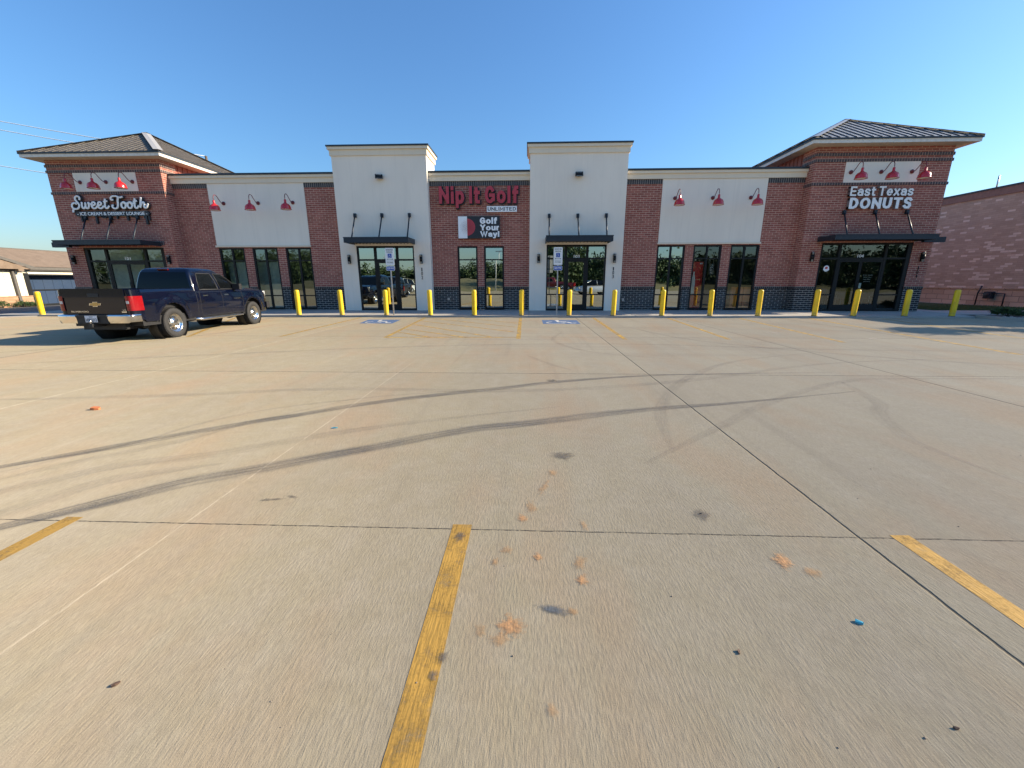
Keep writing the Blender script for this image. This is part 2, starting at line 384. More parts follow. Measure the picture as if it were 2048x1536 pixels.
def text_mesh(txt, x0, x1, z0, z1, y, depth, mat, name='lettering', parent=None, bold=0., shear=0., bev=0, spacing=1., mat_side=None, axis='y', line=1.):
    cu = bpy.data.curves.new(name, 'FONT'); cu.body = txt; cu.size = 1; cu.extrude = .05; cu.offset = bold; cu.shear = shear; cu.space_character = spacing; cu.space_line = line
    cu.resolution_u = 4; cu.align_x = 'CENTER'
    ob = bpy.data.objects.new('tmp', cu); COL.objects.link(ob)
    dg = bpy.context.evaluated_depsgraph_get(); me = bpy.data.meshes.new_from_object(ob.evaluated_get(dg))
    bpy.data.objects.remove(ob); bpy.data.curves.remove(cu)
    xs = [v.co.x for v in me.vertices]; ys = [v.co.y for v in me.vertices]; a, b, c, d = min(xs), max(xs), min(ys), max(ys)
    for v in me.vertices:
        u = x0+(v.co.x-a)/(b-a)*(x1-x0); w = z0+(v.co.y-c)/(d-c)*(z1-z0); dd = depth*(.5-v.co.z/.1)
        v.co = (u, y-depth+dd, w) if axis == 'y' else Vector((u, w, v.co.z))
    me.name = name; me.materials.clear(); me.materials.append(mat); me.materials.append(mat_side or mat)
    me.update()
    for p in me.polygons: p.material_index = 0 if abs(p.normal.y) > .7 else 1
    o = bpy.data.objects.new(name, me); COL.objects.link(o)
    if parent: o.parent = parent
    return o
# bold block lettering out of broad strokes
def arc(cx, cy, rx, ry, a0, a1, n=18): return [(cx+rx*math.cos(math.radians(a0+(a1-a0)*k/n)), cy+ry*math.sin(math.radians(a0+(a1-a0)*k/n))) for k in range(n+1)]
GL = {
 'N': (.70, 1, 0, [[(0, 0), (0, 1)], [(.10, .86), (.90, .14)], [(1, 0), (1, 1)]]), 'I': (0, 1, 0, [[(.5, 0), (.5, 1)]]), 'i': (0, 1, 0, [[(.5, 0), (.5, .62)], [(.5, .96), (.5, 1)]]),
 'p': (.60, 1, -.26, [[(0, 0), (0, 1)], arc(.5, .65, .5, .35, 0, 360)]), 't': (.42, .92, 0, [[(.35, 1), (.35, .12), (.55, 0), (1, 0)], [(0, .74), (1, .74)]]),
 'G': (.70, 1, 0, [arc(.5, .5, .5, .5, 42, 318)+[(1, .16), (1, .46), (.58, .46)]]), 'o': (.62, .74, 0, [arc(.5, .5, .5, .5, 0, 360)]), 'l': (0, 1, 0, [[(.5, 0), (.5, 1)]]),
 'f': (.42, 1, 0, [[(1, 1), (.62, 1), (.38, .86), (.38, 0)], [(0, .66), (1, .66)]]), 'E': (.60, 1, 0, [[(0, 0), (0, 1)], [(0, 1), (1, 1)], [(0, .5), (.9, .5)], [(0, 0), (1, 0)]]),
 'a': (.58, .74, 0, [[(.06, .84), (.3, 1), (.7, 1), (1, .76), (1, 0)], arc(.48, .29, .48, .29, 0, 360)]),
 's': (.54, .74, 0, [[(1, .84), (.78, 1), (.25, 1), (0, .80), (.12, .60), (.88, .40), (1, .20), (.75, 0), (.22, 0), (0, .16)]]),
 'T': (.66, 1, 0, [[(0, 1), (1, 1)], [(.5, 0), (.5, 1)]]), 'e': (.58, .74, 0, [[(.12, .5), (.92, .5)], arc(.5, .5, .5, .5, -4, -4+306)]), 'x': (.56, .74, 0, [[(0, 0), (1, 1)], [(0, 1), (1, 0)]]),
 'D': (.68, 1, 0, [[(0, 0), (0, 1)], [(0, 1), (.45, 1), (.82, .86), (1, .5), (.82, .14), (.45, 0), (0, 0)]]), 'O': (.76, 1, 0, [arc(.5, .5, .5, .5, 0, 360, 24)]),
 'U': (.66, 1, 0, [[(0, 1), (0, .3), (.18, .07), (.5, 0), (.82, .07), (1, .3), (1, 1)]]), 'S': (.60, 1, 0, [[(1, .86), (.78, 1), (.25, 1), (0, .80), (.12, .60), (.88, .42), (1, .20), (.75, 0), (.22, 0), (0, .14)]]),
 'Y': (.66, 1, 0, [[(0, 1), (.5, .45), (1, 1)], [(.5, .5), (.5, 0)]]), 'u': (.56, .74, 0, [[(0, 1), (0, .28), (.22, 0), (.68, 0), (1, .25)], [(1, 0), (1, 1)]]), 'r': (.34, .74, 0, [[(0, 0), (0, 1)], [(0, .55), (.4, .92), (1, 1)]]),
 'W': (1.0, 1, 0, [[(0, 1), (.25, 0), (.5, 1), (.75, 0), (1, 1)]]), 'y': (.58, 1, -.26, [[(0, 1), (.5, .30)], [(1, 1), (.38, 0), (0, 0)]]), '!': (0, 1, 0, [[(.5, 1), (.5, .34)], [(.5, .03), (.5, 0)]]),
 'L': (.56, 1, 0, [[(0, 1), (0, 0), (1, 0)]]), 'M': (.80, 1, 0, [[(0, 0), (0, 1), (.5, .25), (1, 1), (1, 0)]]), ' ': (.10, 1, 0, [])}
def block_text(txt, x0, x1, z0, z1, yf, depth, mats, name='lettering', t=.20, gap=.13, grow=0.):
    m = MB(); X = 0; polys = []
    for ch in txt:
        w, h, b, st = GL[ch]; W = max(w, t) if ch != ' ' else w
        for s in st:
            P = [Vector((X+(t/2+u*(W-t) if w else t/2), b+t/2+v*(h-t))) for u, v in s]; polys.append(P)
        X += W+gap
    L = X-gap; zs = [p.y for P in polys for p in P]; lo, hi = min(zs)-t/2, max(zs)+t/2
    sx = (x1-x0)/L; sz = (z1-z0)/(hi-lo); th = (t/2)*(1+grow)
    for k, P in enumerate(polys):
        closed = (P[0]-P[-1]).length < 1e-3 and len(P) > 6
        if closed: P = P[:-1]
        n = len(P); rows = []
        for i, p in enumerate(P):
            a = P[i-1] if (i or closed) else None; c = P[(i+1) % n] if (i < n-1 or closed) else None
            d1 = (p-a).normalized() if a is not None else None; d2 = (c-p).normalized() if c is not None else None
            if d1 is None: d1 = d2; p = p-d1*th
            if d2 is None: d2 = d1; p = p+d2*th
            n1 = Vector((-d1.y, d1.x)); n2 = Vector((-d2.y, d2.x)); mm = (n1+n2)
            if mm.length < .2: mm = n1
            mm.normalize(); ml = th/max(.5, mm.dot(n1)); rows.append((p+mm*ml, p-mm*ml))
        y0 = yf+min(.0004, depth*.04)*k
        def q(v, y): return (x0+v.x*sx, y, z0+(v.y-lo)*sz)
        rng_ = range(n) if closed else range(n-1)
        for i in rng_:
            a, b = rows[i], rows[(i+1) % n]
            m.face([q(a[0], y0), q(a[1], y0), q(b[1], y0), q(b[0], y0)], 0)
            for e in (0, 1): m.face([q(a[e], y0), q(b[e], y0), q(b[e], yf+depth), q(a[e], yf+depth)], 1)
        if not closed:
            for r in (rows[0], rows[-1]): m.face([q(r[0], y0), q(r[1], y0), q(r[1], yf+depth), q(r[0], yf+depth)], 1)
    return m.build(name, mats)
# ------------------------------------------------------------------ ground
GZ = 0.0
m = MB(); m.face([(-400, -400, -.42), (400, -400, -.42), (400, 600, -.42), (-400, 600, -.42)])
tag(m.build('terrain', M['drygrass']), kind='structure')
m = MB()
lotpoly = [(-60, -20), (60, -20), (60, 12.2), (24, 12.6), (19, 13.1), (16.9, 13.9), (16.4, 15.7), (-19.6, 15.7), (-20.3, 15.3), (-21.2, 14.2), (-23.5, 13.6), (-60, 13.4)]
m.face([(x, y, 0) for x, y in lotpoly]); 
for k in range(len(lotpoly)):
    a, b = lotpoly[k], lotpoly[(k+1) % len(lotpoly)]; m.face([(a[0], a[1], -.4), (b[0], b[1], -.4), (b[0], b[1], 0), (a[0], a[1], 0)])
tag(m.build('parking_lot', M['lot']), kind='structure')
m = MB()     # walk in front of the shops, a low step above the lot
sw = [(-21.5, 15.72), (16.35, 15.72), (16.75, 16.7), (19.5, 16.9), (60, 17.2), (60, 19.0), (17.9, 19.0), (17.9, 27), (-21.5, 27)]
m.face([(x, y, .06) for x, y in sw])
for k in range(len(sw)):
    a, b = sw[k], sw[(k+1) % len(sw)]; m.face([(a[0], a[1], -.4), (b[0], b[1], -.4), (b[0], b[1], .06), (a[0], a[1], .06)])
for x in (-19.4, -15.6, -12.0, -8.3, -6.3, -4.3, -2.2, 0.05, 2.15, 4.1, 7.9, 11.4, 14.0, 16.7): m.box(x-.006, x+.006, 15.74, 18.2, .0601, .0625, 1, 'd')
tag(m.build('sidewalk', [M['sidewalk'], M['rubber']]), kind='structure')
# driveway on the left, sloping down to the neighbour
m = MB(); m.face([(-60, 13.45, -.20), (-23.5, 13.65, -.05), (-21.2, 14.25, -.03), (-20.3, 15.35, -.02), (-19.65, 15.72, -.02), (-21.5, 15.74, -.02), (-21.5, 60, -.05), (-34.2, 60, -.34), (-34.2, 30, -.34), (-36, 24, -.34), (-60, 22, -.36)])
tag(m.build('driveway', M['asphalt']), kind='structure')
m = MB(); m.face([(17.93, 19.02, .05), (60, 19.02, .03), (60, 19.9, .03), (24.2, 20.0, .04), (24.2, 45, .04), (17.93, 45, .04)])
lawn = tag(m.build('lawn', M['grass']), kind='structure')
m = MB(); m.face([(16.50, 15.70, .04), (16.98, 13.94, .04), (19.05, 13.15, .04), (24, 12.65, .04), (60, 12.25, .04), (60, 17.15, .04), (19.5, 16.85, .04), (16.85, 16.62, .04)])
tag(m.build('planting_bed', M['mulch']), kind='structure')
m = MB()
kp = [(16.42, 15.8), (16.45, 15.0), (16.95, 13.9), (19.0, 13.1), (24, 12.6), (60, 12.2)]
for k in range(len(kp)-1):
    a, b = Vector(kp[k]), Vector(kp[k+1]); t = (b-a).normalized(); nn = Vector((t.y, -t.x))*.14
    for z0 in (0,):
        P = [a, b, b-nn, a-nn]
        m.face([(p.x, p.y, .11) for p in P]); m.face([(a.x, a.y, 0), (b.x, b.y, 0), (b.x, b.y, .11), (a.x, a.y, .11)]); m.face([(P[3].x, P[3].y, 0), (P[2].x, P[2].y, 0), (P[2].x, P[2].y, .11), (P[3].x, P[3].y, .11)])
tag(m.build('kerb', M['sidewalk']), kind='structure')
m = MB(); m.box(-60, -23.4, 13.38, 13.62, -.3, .012); 
for a, b in (((-23.4, 13.6), (-21.2, 14.25)), ((-21.2, 14.25), (-20.25, 15.3)), ((-20.25, 15.3), (-19.5, 15.85))):
    a, b = Vector(a), Vector(b); t = (b-a).normalized(); nn = Vector((-t.y, t.x))*.12
    m.face([(p.x, p.y, .03) for p in (a-nn, b-nn, b+nn, a+nn)]); m.face([(a-nn).to_3d(), (b-nn).to_3d(), (b-nn).to_3d()+Vector((0, 0, .03)), (a-nn).to_3d()+Vector((0, 0, .03))])
tag(m.build('kerb', M['sidewalk']), kind='structure')
# far side behind the viewer: road and field, seen reflected in the shop glass
m = MB(); m.face([(-200, -32, -.30), (200, -32, -.30), (200, -21, -.30), (-200, -21, -.30)]); tag(m.build('road', M['asphalt']), kind='structure')
m = MB()
N = 40
hv = []; hf = []
for j in range(13):
    for i in range(N+1):
        x = -140+i*7; y = -33-j*5
        z = -.4+ (1.9*math.exp(-((x+22)/26)**2) + 1.3*math.exp(-((x-30)/20)**2)+.5)*min(1, j/4)*1.0 + .25*math.sin(x*.31+j)
        hv.append((x, y, z if j else -.45))
for j in range(12):
    for i in range(N): hf.append((j*(N+1)+i, j*(N+1)+i+1, (j+1)*(N+1)+i+1, (j+1)*(N+1)+i))
m.mesh(hv, hf); tag(m.build('field', M['drygrass']), kind='structure')
# ------------------------------------------------------------------ painted markings and marks on the lot
def mark(name, pts, w, z, mat):
    z = .0015 if z < .005 else .0020
    return tag(MB().ribbon(pts, w, z).build(name, mat), kind='structure')
mark('parking_stripe', [(-.362, 2.055), (-.352, .3), (-.35, -3.5)], .108, .004, M['paint'])
mark('parking_stripe', [(-2.66, 2.05), (-2.67, .3), (-2.67, -3.5)], .10, .004, M['paint'])
mark('parking_stripe', [(2.035, 2.04), (2.06, .3), (2.06, -3.5)], .105, .004, M['paint'])
for x in (-5.1, 4.5, 7.0): mark('parking_stripe', [(x, 2.05), (x, -3.5)], .105, .004, M['paint'])
for a, b in (((-3.88, 15.6), (-3.5, 9.9)), ((-.27, 15.6), (-.22, 9.8)), ((2.46, 15.6), (2.31, 9.72)), ((5.2, 15.5), (4.76, 9.8)), ((7.8, 15.5), (7.1, 9.4)), ((10.3, 15.5), (9.2, 7.9)), ((-6.35, 15.5), (-6.2, 10.0)), ((-11.2, 15.5), (-8.5, 9.9)), ((12.8, 15.4), (11.8, 10))):
    mark('parking_stripe', [a, ((a[0]+b[0])/2, (a[1]+b[1])/2), b], .11, .004, M['paint_faded'])
for a, b in (((-3.49, 9.9), (-.28, 10.02)), ((-3.55, 11.75), (-1.47, 9.95)), ((-3.52, 11.0), (-2.39, 9.97)), ((-3.62, 13.0), (-.9, 10.1)), ((-3.70, 14.2), (-.35, 11.1)), ((-3.8, 15.4), (-.35, 12.3)), ((-2.6, 15.5), (-.35, 13.5))):
    mark('hatch_stripe', [a, b], .09, .0075, M['paint_faded'])
def wheelchair(m, place, s, z=None, mi=0):
    """access symbol out of strokes in a unit square, place(u, v) -> 3D"""
    def stroke(pts, w):
        pts = [Vector(p) for p in pts]
        for k in range(len(pts)-1):
            a, b = pts[k], pts[k+1]; t = (b-a).normalized(); e = t*w*.2; nn = Vector((-t.y, t.x))*w/2
            m.face([place(*(q)) for q in (a-nn-e, b-nn+e, b+nn+e, a+nn-e)], mi)
    m.face([place(.42+.062*math.cos(q*math.pi/7), .86+.062*math.sin(q*math.pi/7)) for q in range(14)], mi)
    stroke([(.43, .76), (.46, .46)], .085)
    stroke([(.46, .465), (.68, .465), (.79, .20), (.89, .24)], .07)
    stroke([(.45, .60), (.66, .60)], .055)
    stroke([(.36+.0+.24*math.cos(q), .32+.24*math.sin(q)) for q in [math.radians(d) for d in range(115, 350, 15)]], .065)
for (x0, x1, x2, x3) in ((-5.72, -4.55, -4.43, -5.52), (.50, 1.72, 1.70, .50)):
    y1, y0 = 14.62, 13.28
    pl = lambda u, v, zz=.0015: ((x3+(x2-x3)*u)*(1-v)+(x0+(x1-x0)*u)*v, y0+(y1-y0)*v, zz)
    m = MB(); m.face([pl(0, 0), pl(1, 0), pl(1, 1), pl(0, 1)])
    o = m.build('access_marking', M['paint_blue']); tag(o, kind='structure')
    m = MB(); wheelchair(m, lambda u, v: pl(u, v, .0022), 1); tag(m.build('access_symbol', M['paint_white']), kind='structure')
def smooth_pts(p, k=5):
    out = []
    for i in range(len(p)-1):
        a = Vector(p[max(i-1, 0)]); b = Vector(p[i]); c = Vector(p[i+1]); d = Vector(p[min(i+2, len(p)-1)])
        for j in range(k):
            t = j/k; out.append(.5*((2*b)+(c-a)*t+(2*a-5*b+4*c-d)*t*t+(3*b-a-3*c+d)*t**3))
    out.append(Vector(p[-1])); return out
skids = [
 ([(-3.6, 1.35), (-2.97, 1.93), (-2.67, 2.20), (-2.36, 2.49), (-2.03, 2.68), (-1.60, 2.95), (-1.27, 3.14), (-.90, 3.38), (-.49, 3.61), (-.14, 3.73), (.35, 3.91), (.89, 4.13), (1.59, 4.35), (2.23, 4.51), (3.1, 4.78), (4.1, 5.1)], .23, 'skid'),
 ([(-4.6, 2.1), (-3.94, 2.67), (-3.54, 3.01), (-3.24, 3.27), (-2.72, 3.71), (-2.36, 3.96), (-1.97, 4.27), (-1.49, 4.56), (-1.09, 4.77), (-.75, 4.92), (-.20, 5.18), (.34, 5.45), (1.14, 5.74), (2.0, 5.95), (3.2, 6.1), (4.6, 6.2)], .19, 'skid'),
 ([(-3.69, 2.48), (-3.47, 2.77), (-3.03, 3.19), (-2.72, 3.71), (-2.07, 4.52)], .14, 'skid_faint'),
 ([(-3.9, 2.5), (-3.38, 3.17), (-3.19, 3.66), (-2.75, 4.16), (-2.07, 4.52), (-1.55, 4.75), (-.4, 5.05), (1.2, 5.1)], .08, 'skid_faint'),
 ([(-3.8, 2.0), (-3.33, 2.47), (-3.04, 2.74), (-2.45, 2.99), (-1.82, 3.41), (-1.01, 3.81), (.4, 4.35)], .20, 'skid_faint'),
 ([(-3.4, 1.7), (-3.10, 2.12), (-2.9, 2.5), (-2.3, 2.8)], .22, 'skid_faint'),
 ([(.9, 2.9), (1.90, 3.80), (2.42, 4.29), (3.38, 5.03), (4.41, 5.65), (5.09, 5.82), (7.01, 5.89), (9.5, 6.1)], .16, 'skid_faint'),
 ([(4.3, 5.6), (3.99, 4.62), (3.71, 4.25), (3.44, 3.72), (3.34, 3.35), (3.4, 2.6)], .20, 'skid_faint'),
 ([(1.2, 3.2), (1.35, 3.93), (1.51, 4.44), (1.92, 5.23), (2.53, 6.06), (3.61, 7.08), (5.5, 8.0)], .18, 'skid_faint'),
 ([(.0, 7.5), (.25, 6.97), (.48, 6.55), (.76, 6.18)], .12, 'skid_faint'),
 ([(-7, 4.3), (-4.5, 4.6), (-2.5, 5.0), (0, 5.0), (2.2, 5.6), (5, 6.9), (8.5, 7.6)], .20, 'skid_faint'),
 ([(-9, 6.3), (-6, 7.4), (-2, 8.6), (2, 9.0), (6, 8.4), (10, 8.2)], .22, 'skid_faint'),
 ([(-12, 6.0), (-9, 8.8), (-8.2, 11), (-8, 13.5)], .22, 'skid_faint'),
 ([(3, 12.5), (4, 9.5), (7, 7.2), (10, 6.6)], .20, 'skid_faint'),
 ([(.9, 11), (.6, 9.5), (1.2, 8.0), (2.6, 7.2)], .14, 'skid_faint'),
]
for k, (p, w, mt) in enumerate(skids):
    sp = smooth_pts(p); q_ = len(sp); m = MB(); m.ribbon(sp, [w*min(1, .25+5*i/q_, .08+3.2*(q_-1-i)/q_) for i in range(q_)], .0026+.00005*k); tag(m.build('tyre_mark', M[mt]), kind='structure')
def blot(x, y, rx, ry, mat, z, rot=0, sd=0, name='stain'):
    rnd = random.Random(sd); pts = []
    n = 20
    for q in range(n):
        a = 2*math.pi*q/n; r = 1+rnd.uniform(-.28, .25); u, v = rx*r*math.cos(a), ry*r*math.sin(a)
        pts.append((x+u*math.cos(rot)-v*math.sin(rot), y+u*math.sin(rot)+v*math.cos(rot), z))
    m = MB()
    for q in range(n): m.face([(x, y, z), pts[q], pts[(q+1) % n]], uv=[(0, 0), (1, 0), (1, 0)])
    return tag(m.build(name, mat), kind='structure')
M['pale'] = worn('pale_dust_patch', (.55, .50, .42), .36, .66, 12, fade=True); M['oil'] = worn('blue_grey_stain', (.12, .135, .15), .30, .56, 22, fade=True); M['dark'] = worn('dark_stain', (.13, .115, .10), .34, .62, 20, fade=True)
blots = [(-.06, 1.36, .055, .055, 'mud'), (-.18, 1.33, .03, .035, 'mudpale'), (-.10, 1.29, .05, .03, 'mudpale'), (.12, 1.45, .06, .028, 'oil'), (.20, 1.44, .03, .02, 'mudpale'),
 (.06, 1.78, .025, .035, 'mud'), (-.10, 1.83, .035, .04, 'mudpale'), (-.15, 1.74, .02, .03, 'mudpale'), (-.02, 2.13, .03, .05, 'mud'), (.03, 2.25, .035, .09, 'mudpale'), (.12, 2.5, .03, .12, 'mudpale'), (.19, 2.72, .035, .06, 'mudpale'),
 (.29, 3.02, .09, .08, 'dark'), (.26, 1.63, .03, .045, 'mud'), (.27, 1.75, .035, .06, 'mudpale'), (.33, 2.07, .02, .05, 'mudpale'), (.09, 1.03, .022, .035, 'mudpale'), (1.27, 1.80, .05, .065, 'mud'), (1.36, 1.72, .05, .04, 'mudpale'),
 (1.04, 2.20, .06, .07, 'dark'), (-1.62, 2.28, .07, .015, 'dark'), (-1.5, 2.32, .05, .012, 'dark'), (-.30, 1.205, .022, .03, 'dark'), (-.325, 1.13, .018, .03, 'dark'), (-.355, 1.94, .03, .05, 'dark'),
 (.34, 5.55, .08, .07, 'dark'), (6.6, 11.2, .22, .07, 'pale'), (8.2, 10.0, .2, .06, 'pale'), (9.2, 9.3, .25, .05, 'pale'), (7.6, 12.4, .25, .06, 'pale')]
for k, (x, y, a, b, mt) in enumerate(blots): blot(x, y, a*1.25, b*1.25, M[mt], .0036+.00005*k, sd=k, rot=.3*math.sin(k*1.7))
# ------------------------------------------------------------------ shop building
B = empty('shop_building', (0, W_, 0), label='long brick and white stucco shopping strip with a hip roofed tower at each end', cat='shopping strip')
Y0 = W_; YT = 18.55; YC = 18.40; S = .06
def pieces(m):
    # one mesh builder per connected piece
    par = list(range(len(m.f)))
    def find(i):
        while par[i] != i: par[i] = par[par[i]]; i = par[i]
        return i
    seen = {}
    for i, f in enumerate(m.f):
        for v in f:
            key = tuple(round(c, 4) for c in m.v[v])
            if key in seen: par[find(i)] = find(seen[key])
            else: seen[key] = i
    out = {}
    for i, f in enumerate(m.f): out.setdefault(find(i), MB()).face([m.v[v] for v in f], m.mi[i])
    return list(out.values())
SPLIT = {'brick_wall', 'brick_base', 'brick_cap_course', 'soldier_course', 'header_course', 'brick_side_wall'}
def bpart(m, name, mats, parent=None, **k):
    if parent is None: parent = B
    if name in SPLIT and parent is B:
        ps = pieces(m)
        if len(ps) > 1:
            for q in ps: bpart1(q, name, mats, parent)
            return None
    return bpart1(m, name, mats, parent, **k)
def bpart1(m, name, mats, parent, **k):
    o = m.build(name, mats, None, **k); o.parent = parent
    if parent is not None: o.matrix_parent_inverse = Matrix.Translation(-world_loc(parent))
    return o
def world_loc(o):
    v = Vector(o.location)
    while o.parent: o = o.parent; v += o.location
    return v
def wall(m, x0, x1, z0, z1, y, holes, reveal=.12, mi=0):
    xs = sorted({x0, x1, *[h[0] for h in holes], *[h[1] for h in holes]}); zs = sorted({z0, z1, *[h[2] for h in holes], *[h[3] for h in holes]})
    xs = [x for x in xs if x0 <= x <= x1]; zs = [z for z in zs if z0 <= z <= z1]
    for a, b in zip(xs, xs[1:]):
        for c, d in zip(zs, zs[1:]):
            cx, cz = (a+b)/2, (c+d)/2
            if any(h[0] < cx < h[1] and h[2] < cz < h[3] for h in holes): continue
            m.face([(a, y, c), (b, y, c), (b, y, d), (a, y, d)], mi)
    for h in holes:
        a, b, c, d = h; c = max(c, z0); d = min(d, z1)
        if c >= d: continue
        m.face([(a, y, c), (a, y+reveal, c), (a, y+reveal, d), (a, y, d)], mi); m.face([(b, y+reveal, c), (b, y, c), (b, y, d), (b, y+reveal, d)], mi)
        if h[3] <= z1: m.face([(a, y, d), (a, y+reveal, d), (b, y+reveal, d), (b, y, d)], mi)
LWw = [(-13.96, -12.79, .09, 2.80), (-12.42, -11.26, .09, 2.80), (-10.89, -9.72, .09, 2.80)]
RWw = [(5.59, 6.79, .09, 2.84), (7.15, 8.35, .09, 2.84), (8.73, 9.94, .09, 2.84)]
CWw = [(-3.13, -2.24, .10, 2.83), (-1.95, -1.07, .10, 2.83)]
ZB = 1.00
def wing(x0, x1, holes, panel):
    bh = [(h[0]-.0, h[1], 0, h[3]) for h in holes]
    m = MB(); wall(m, x0, x1, ZB, 5.46, Y0, bh); bpart(m, 'brick_wall', M['brick'])
    m = MB(); wall(m, x0, x1, S, ZB, Y0, bh)
    bpart(m, 'brick_base', M['black_brick'])
    m = MB()   # projecting soldier row on top of the base
    xs = [x0]+[v for h in holes for v in (h[0], h[1])]+[x1]
    for a, b in zip(xs[::2], xs[1::2]): m.box(a+.002, b-.002, Y0-.025, Y0+.02, ZB, ZB+.095, 0, 'b')
    bpart(m, 'brick_cap_course', M['soldier_base'])
    m = MB()
    spans = [(x0+.003, panel[0]), (panel[1], x1-.003)] if panel else [(x0+.003, x1-.003)]
    for a, b in spans: m.box(a, b, Y0-.018, Y0+.02, 5.27, 5.458, 0, 'b')
    bpart(m, 'soldier_course', M['soldier'])
    m = MB(); m.box(x0+.002, x1-.002, Y0-.07, Y0+.3, 5.46, 5.66, 0); m.box(x0+.002, x1-.002, Y0-.13, Y0+.3, 5.662, 5.765, 0)
    bpart(m, 'cornice', M['cream'])
    m = MB(); m.box(x0+.004, x1-.004, Y0-.16, Y0+.34, 5.767, 5.84, 0); bpart(m, 'coping', M['coping'])
    if panel:
        m = MB(); zt = panel[2]
        m.box(panel[0], panel[1], Y0-.03, Y0+.02, zt+.075, 5.456, 0, 'b'); bpart(m, 'stucco_panel', M['stucco'])
        m = MB(); m.box(panel[0]-.03, panel[1]+.03, Y0-.09, Y0+.02, zt, zt+.073, 0, 'b'); bpart(m, 'panel_sill', M['cream'])
M['soldier_base'] = brick('black_soldier_brick', (.008, .008, .010), (.022, .020, .022), (.34, .30, .28), bw=60, bh=.085, ms=.014, soldier=True, rough=.4)
wing(-15.58, -8.25, LWw, (-14.0, -9.72, 2.83)); wing(4.05, 11.4, RWw, (5.60, 9.90, 2.87)); wing(-4.26, .05, CWw, None)
def window(h, y, mull, zt, zb, gl, doors=False):
    a, b, c, d = h; y += .07; fw = .07
    fr = MB()
    fr.box(a+.002, a+fw, y-.05, y+.04, c, d-.002); fr.box(b-fw, b-.002, y-.05, y+.04, c, d-.002); fr.box(a+fw, b-fw, y-.05, y+.04, d-fw, d-.002); fr.box(a+fw, b-fw, y-.05, y+.04, c, c+fw)
    xs = [a+fw]; 
    if mull: mx = (a+b)/2; fr.box(mx-.038, mx+.038, y-.045, y+.04, c+fw, d-fw); xs += [mx-.038, mx+.038]
    xs.append(b-fw)
    for z in (zt, zb):
        for p, q in zip(xs[::2], xs[1::2]): fr.box(p, q, y-.042, y+.04, z-.025, z+.025)
    w = bpart(fr, 'window', M['black'])
    g = MB(); zs = [c+fw, zb-.025, zb+.025, zt-.025, zt+.025, d-fw]
    for p, q in zip(xs[::2], xs[1::2]):
        for u, v in zip(zs[::2], zs[1::2]):
            t = random.uniform(-.004, .004); t2 = random.uniform(-.004, .004)
            g.face([(p, y+t, u), (q, y-t, u), (q, y-t+t2, v), (p, y+t+t2, v)])
    o = g.build('pane', M[gl]); o.parent = w; return w
for h in LWw: window(h, Y0, True, 2.245, .70, 'glass_clear')
for h in CWw: window(h, Y0, False, 2.26, .75, 'glass')
for k, h in enumerate(RWw): window(h, Y0, True, 2.28, .74, 'glass' if k == 0 else 'glass_low')
# white stucco towers with storefronts
def storefront(a, b, c, d, y, vx, zt, zr, gl, num, door='single', jl=.06, jr=.06):
    y += .08; fr = MB(); D0, D1 = y-.06, y+.05
    fr.box(a+.002, a+jl, D0, D1, c, d-.002); fr.box(b-jr, b-.002, D0, D1, c, d-.002); fr.box(a+jl, b-jr, D0, D1, d-.08, d-.002)
    hw = .05
    for v in vx: fr.box(v-hw, v+hw, D0+.004, D1, c, d-.08)
    xs = [a+jl, vx[0]-hw, vx[0]+hw, vx[1]-hw, vx[1]+hw, b-jr]
    for i in (0, 2, 4): fr.box(xs[i], xs[i+1], D0+.008, D1, zt-.035, zt+.035)
    for i in (0, 4):
        fr.box(xs[i], xs[i+1], D0+.008, D1, zr-.025, zr+.025); fr.box(xs[i], xs[i+1], D0+.004, D1, c, c+.08)
    w = bpart(fr, 'storefront', M['black'])
    g = MB()
    def pane(p, q, u, v, yy=y):
        t, t2 = random.uniform(-.004, .004), random.uniform(-.004, .004); g.face([(p, yy+t, u), (q, yy-t, u), (q, yy-t+t2, v), (p, yy+t+t2, v)])
    for i in (0, 4): pane(xs[i], xs[i+1], c+.08, zr-.025); pane(xs[i], xs[i+1], zr+.025, zt-.035); pane(xs[i], xs[i+1], zt+.035, d-.08)
    pane(xs[2], xs[3], zt+.035, d-.08)
    p = g.build('pane', M[gl]); p.parent = w
    leaves = [(xs[2]+.004, xs[3]-.004)] if door == 'single' else [(xs[2]+.004, (xs[2]+xs[3])/2-.003), ((xs[2]+xs[3])/2+.003, xs[3]-.004)]
    for li, (p0, p1) in enumerate(leaves):
        m = MB(); st = .085 if door == 'single' else .06; yy = y-.02
        m.box(p0, p0+st, yy-.03, yy+.03, c+.01, zt-.04); m.box(p1-st, p1, yy-.03, yy+.03, c+.01, zt-.04); m.box(p0+st, p1-st, yy-.03, yy+.03, zt-.14, zt-.04); m.box(p0+st, p1-st, yy-.03, yy+.03, c+.01, c+.27)
        m.face([(p0+st, yy+.003, c+.27), (p1-st, yy, c+.27), (p1-st, yy, zt-.14), (p0+st, yy+.003, zt-.14)], 1)
        hx = p0+st/2 if (door == 'single' or li == 1) else p1-st/2
        m.tube([(hx, yy-.03, 1.0), (hx, yy-.08, 1.02), (hx, yy-.08, 1.30), (hx, yy-.03, 1.32)], .012, 8, 0)
        o = m.build('door', [M['black'], M[gl]]); o.parent = w
    cx, tz = num[1], num[2]
    t = text_mesh(num[0], cx-.13, cx+.13, tz-.065, tz+.065, y-.012, .004, M['letter_white'], 'door_number', bold=.02); t.parent = w
    return w
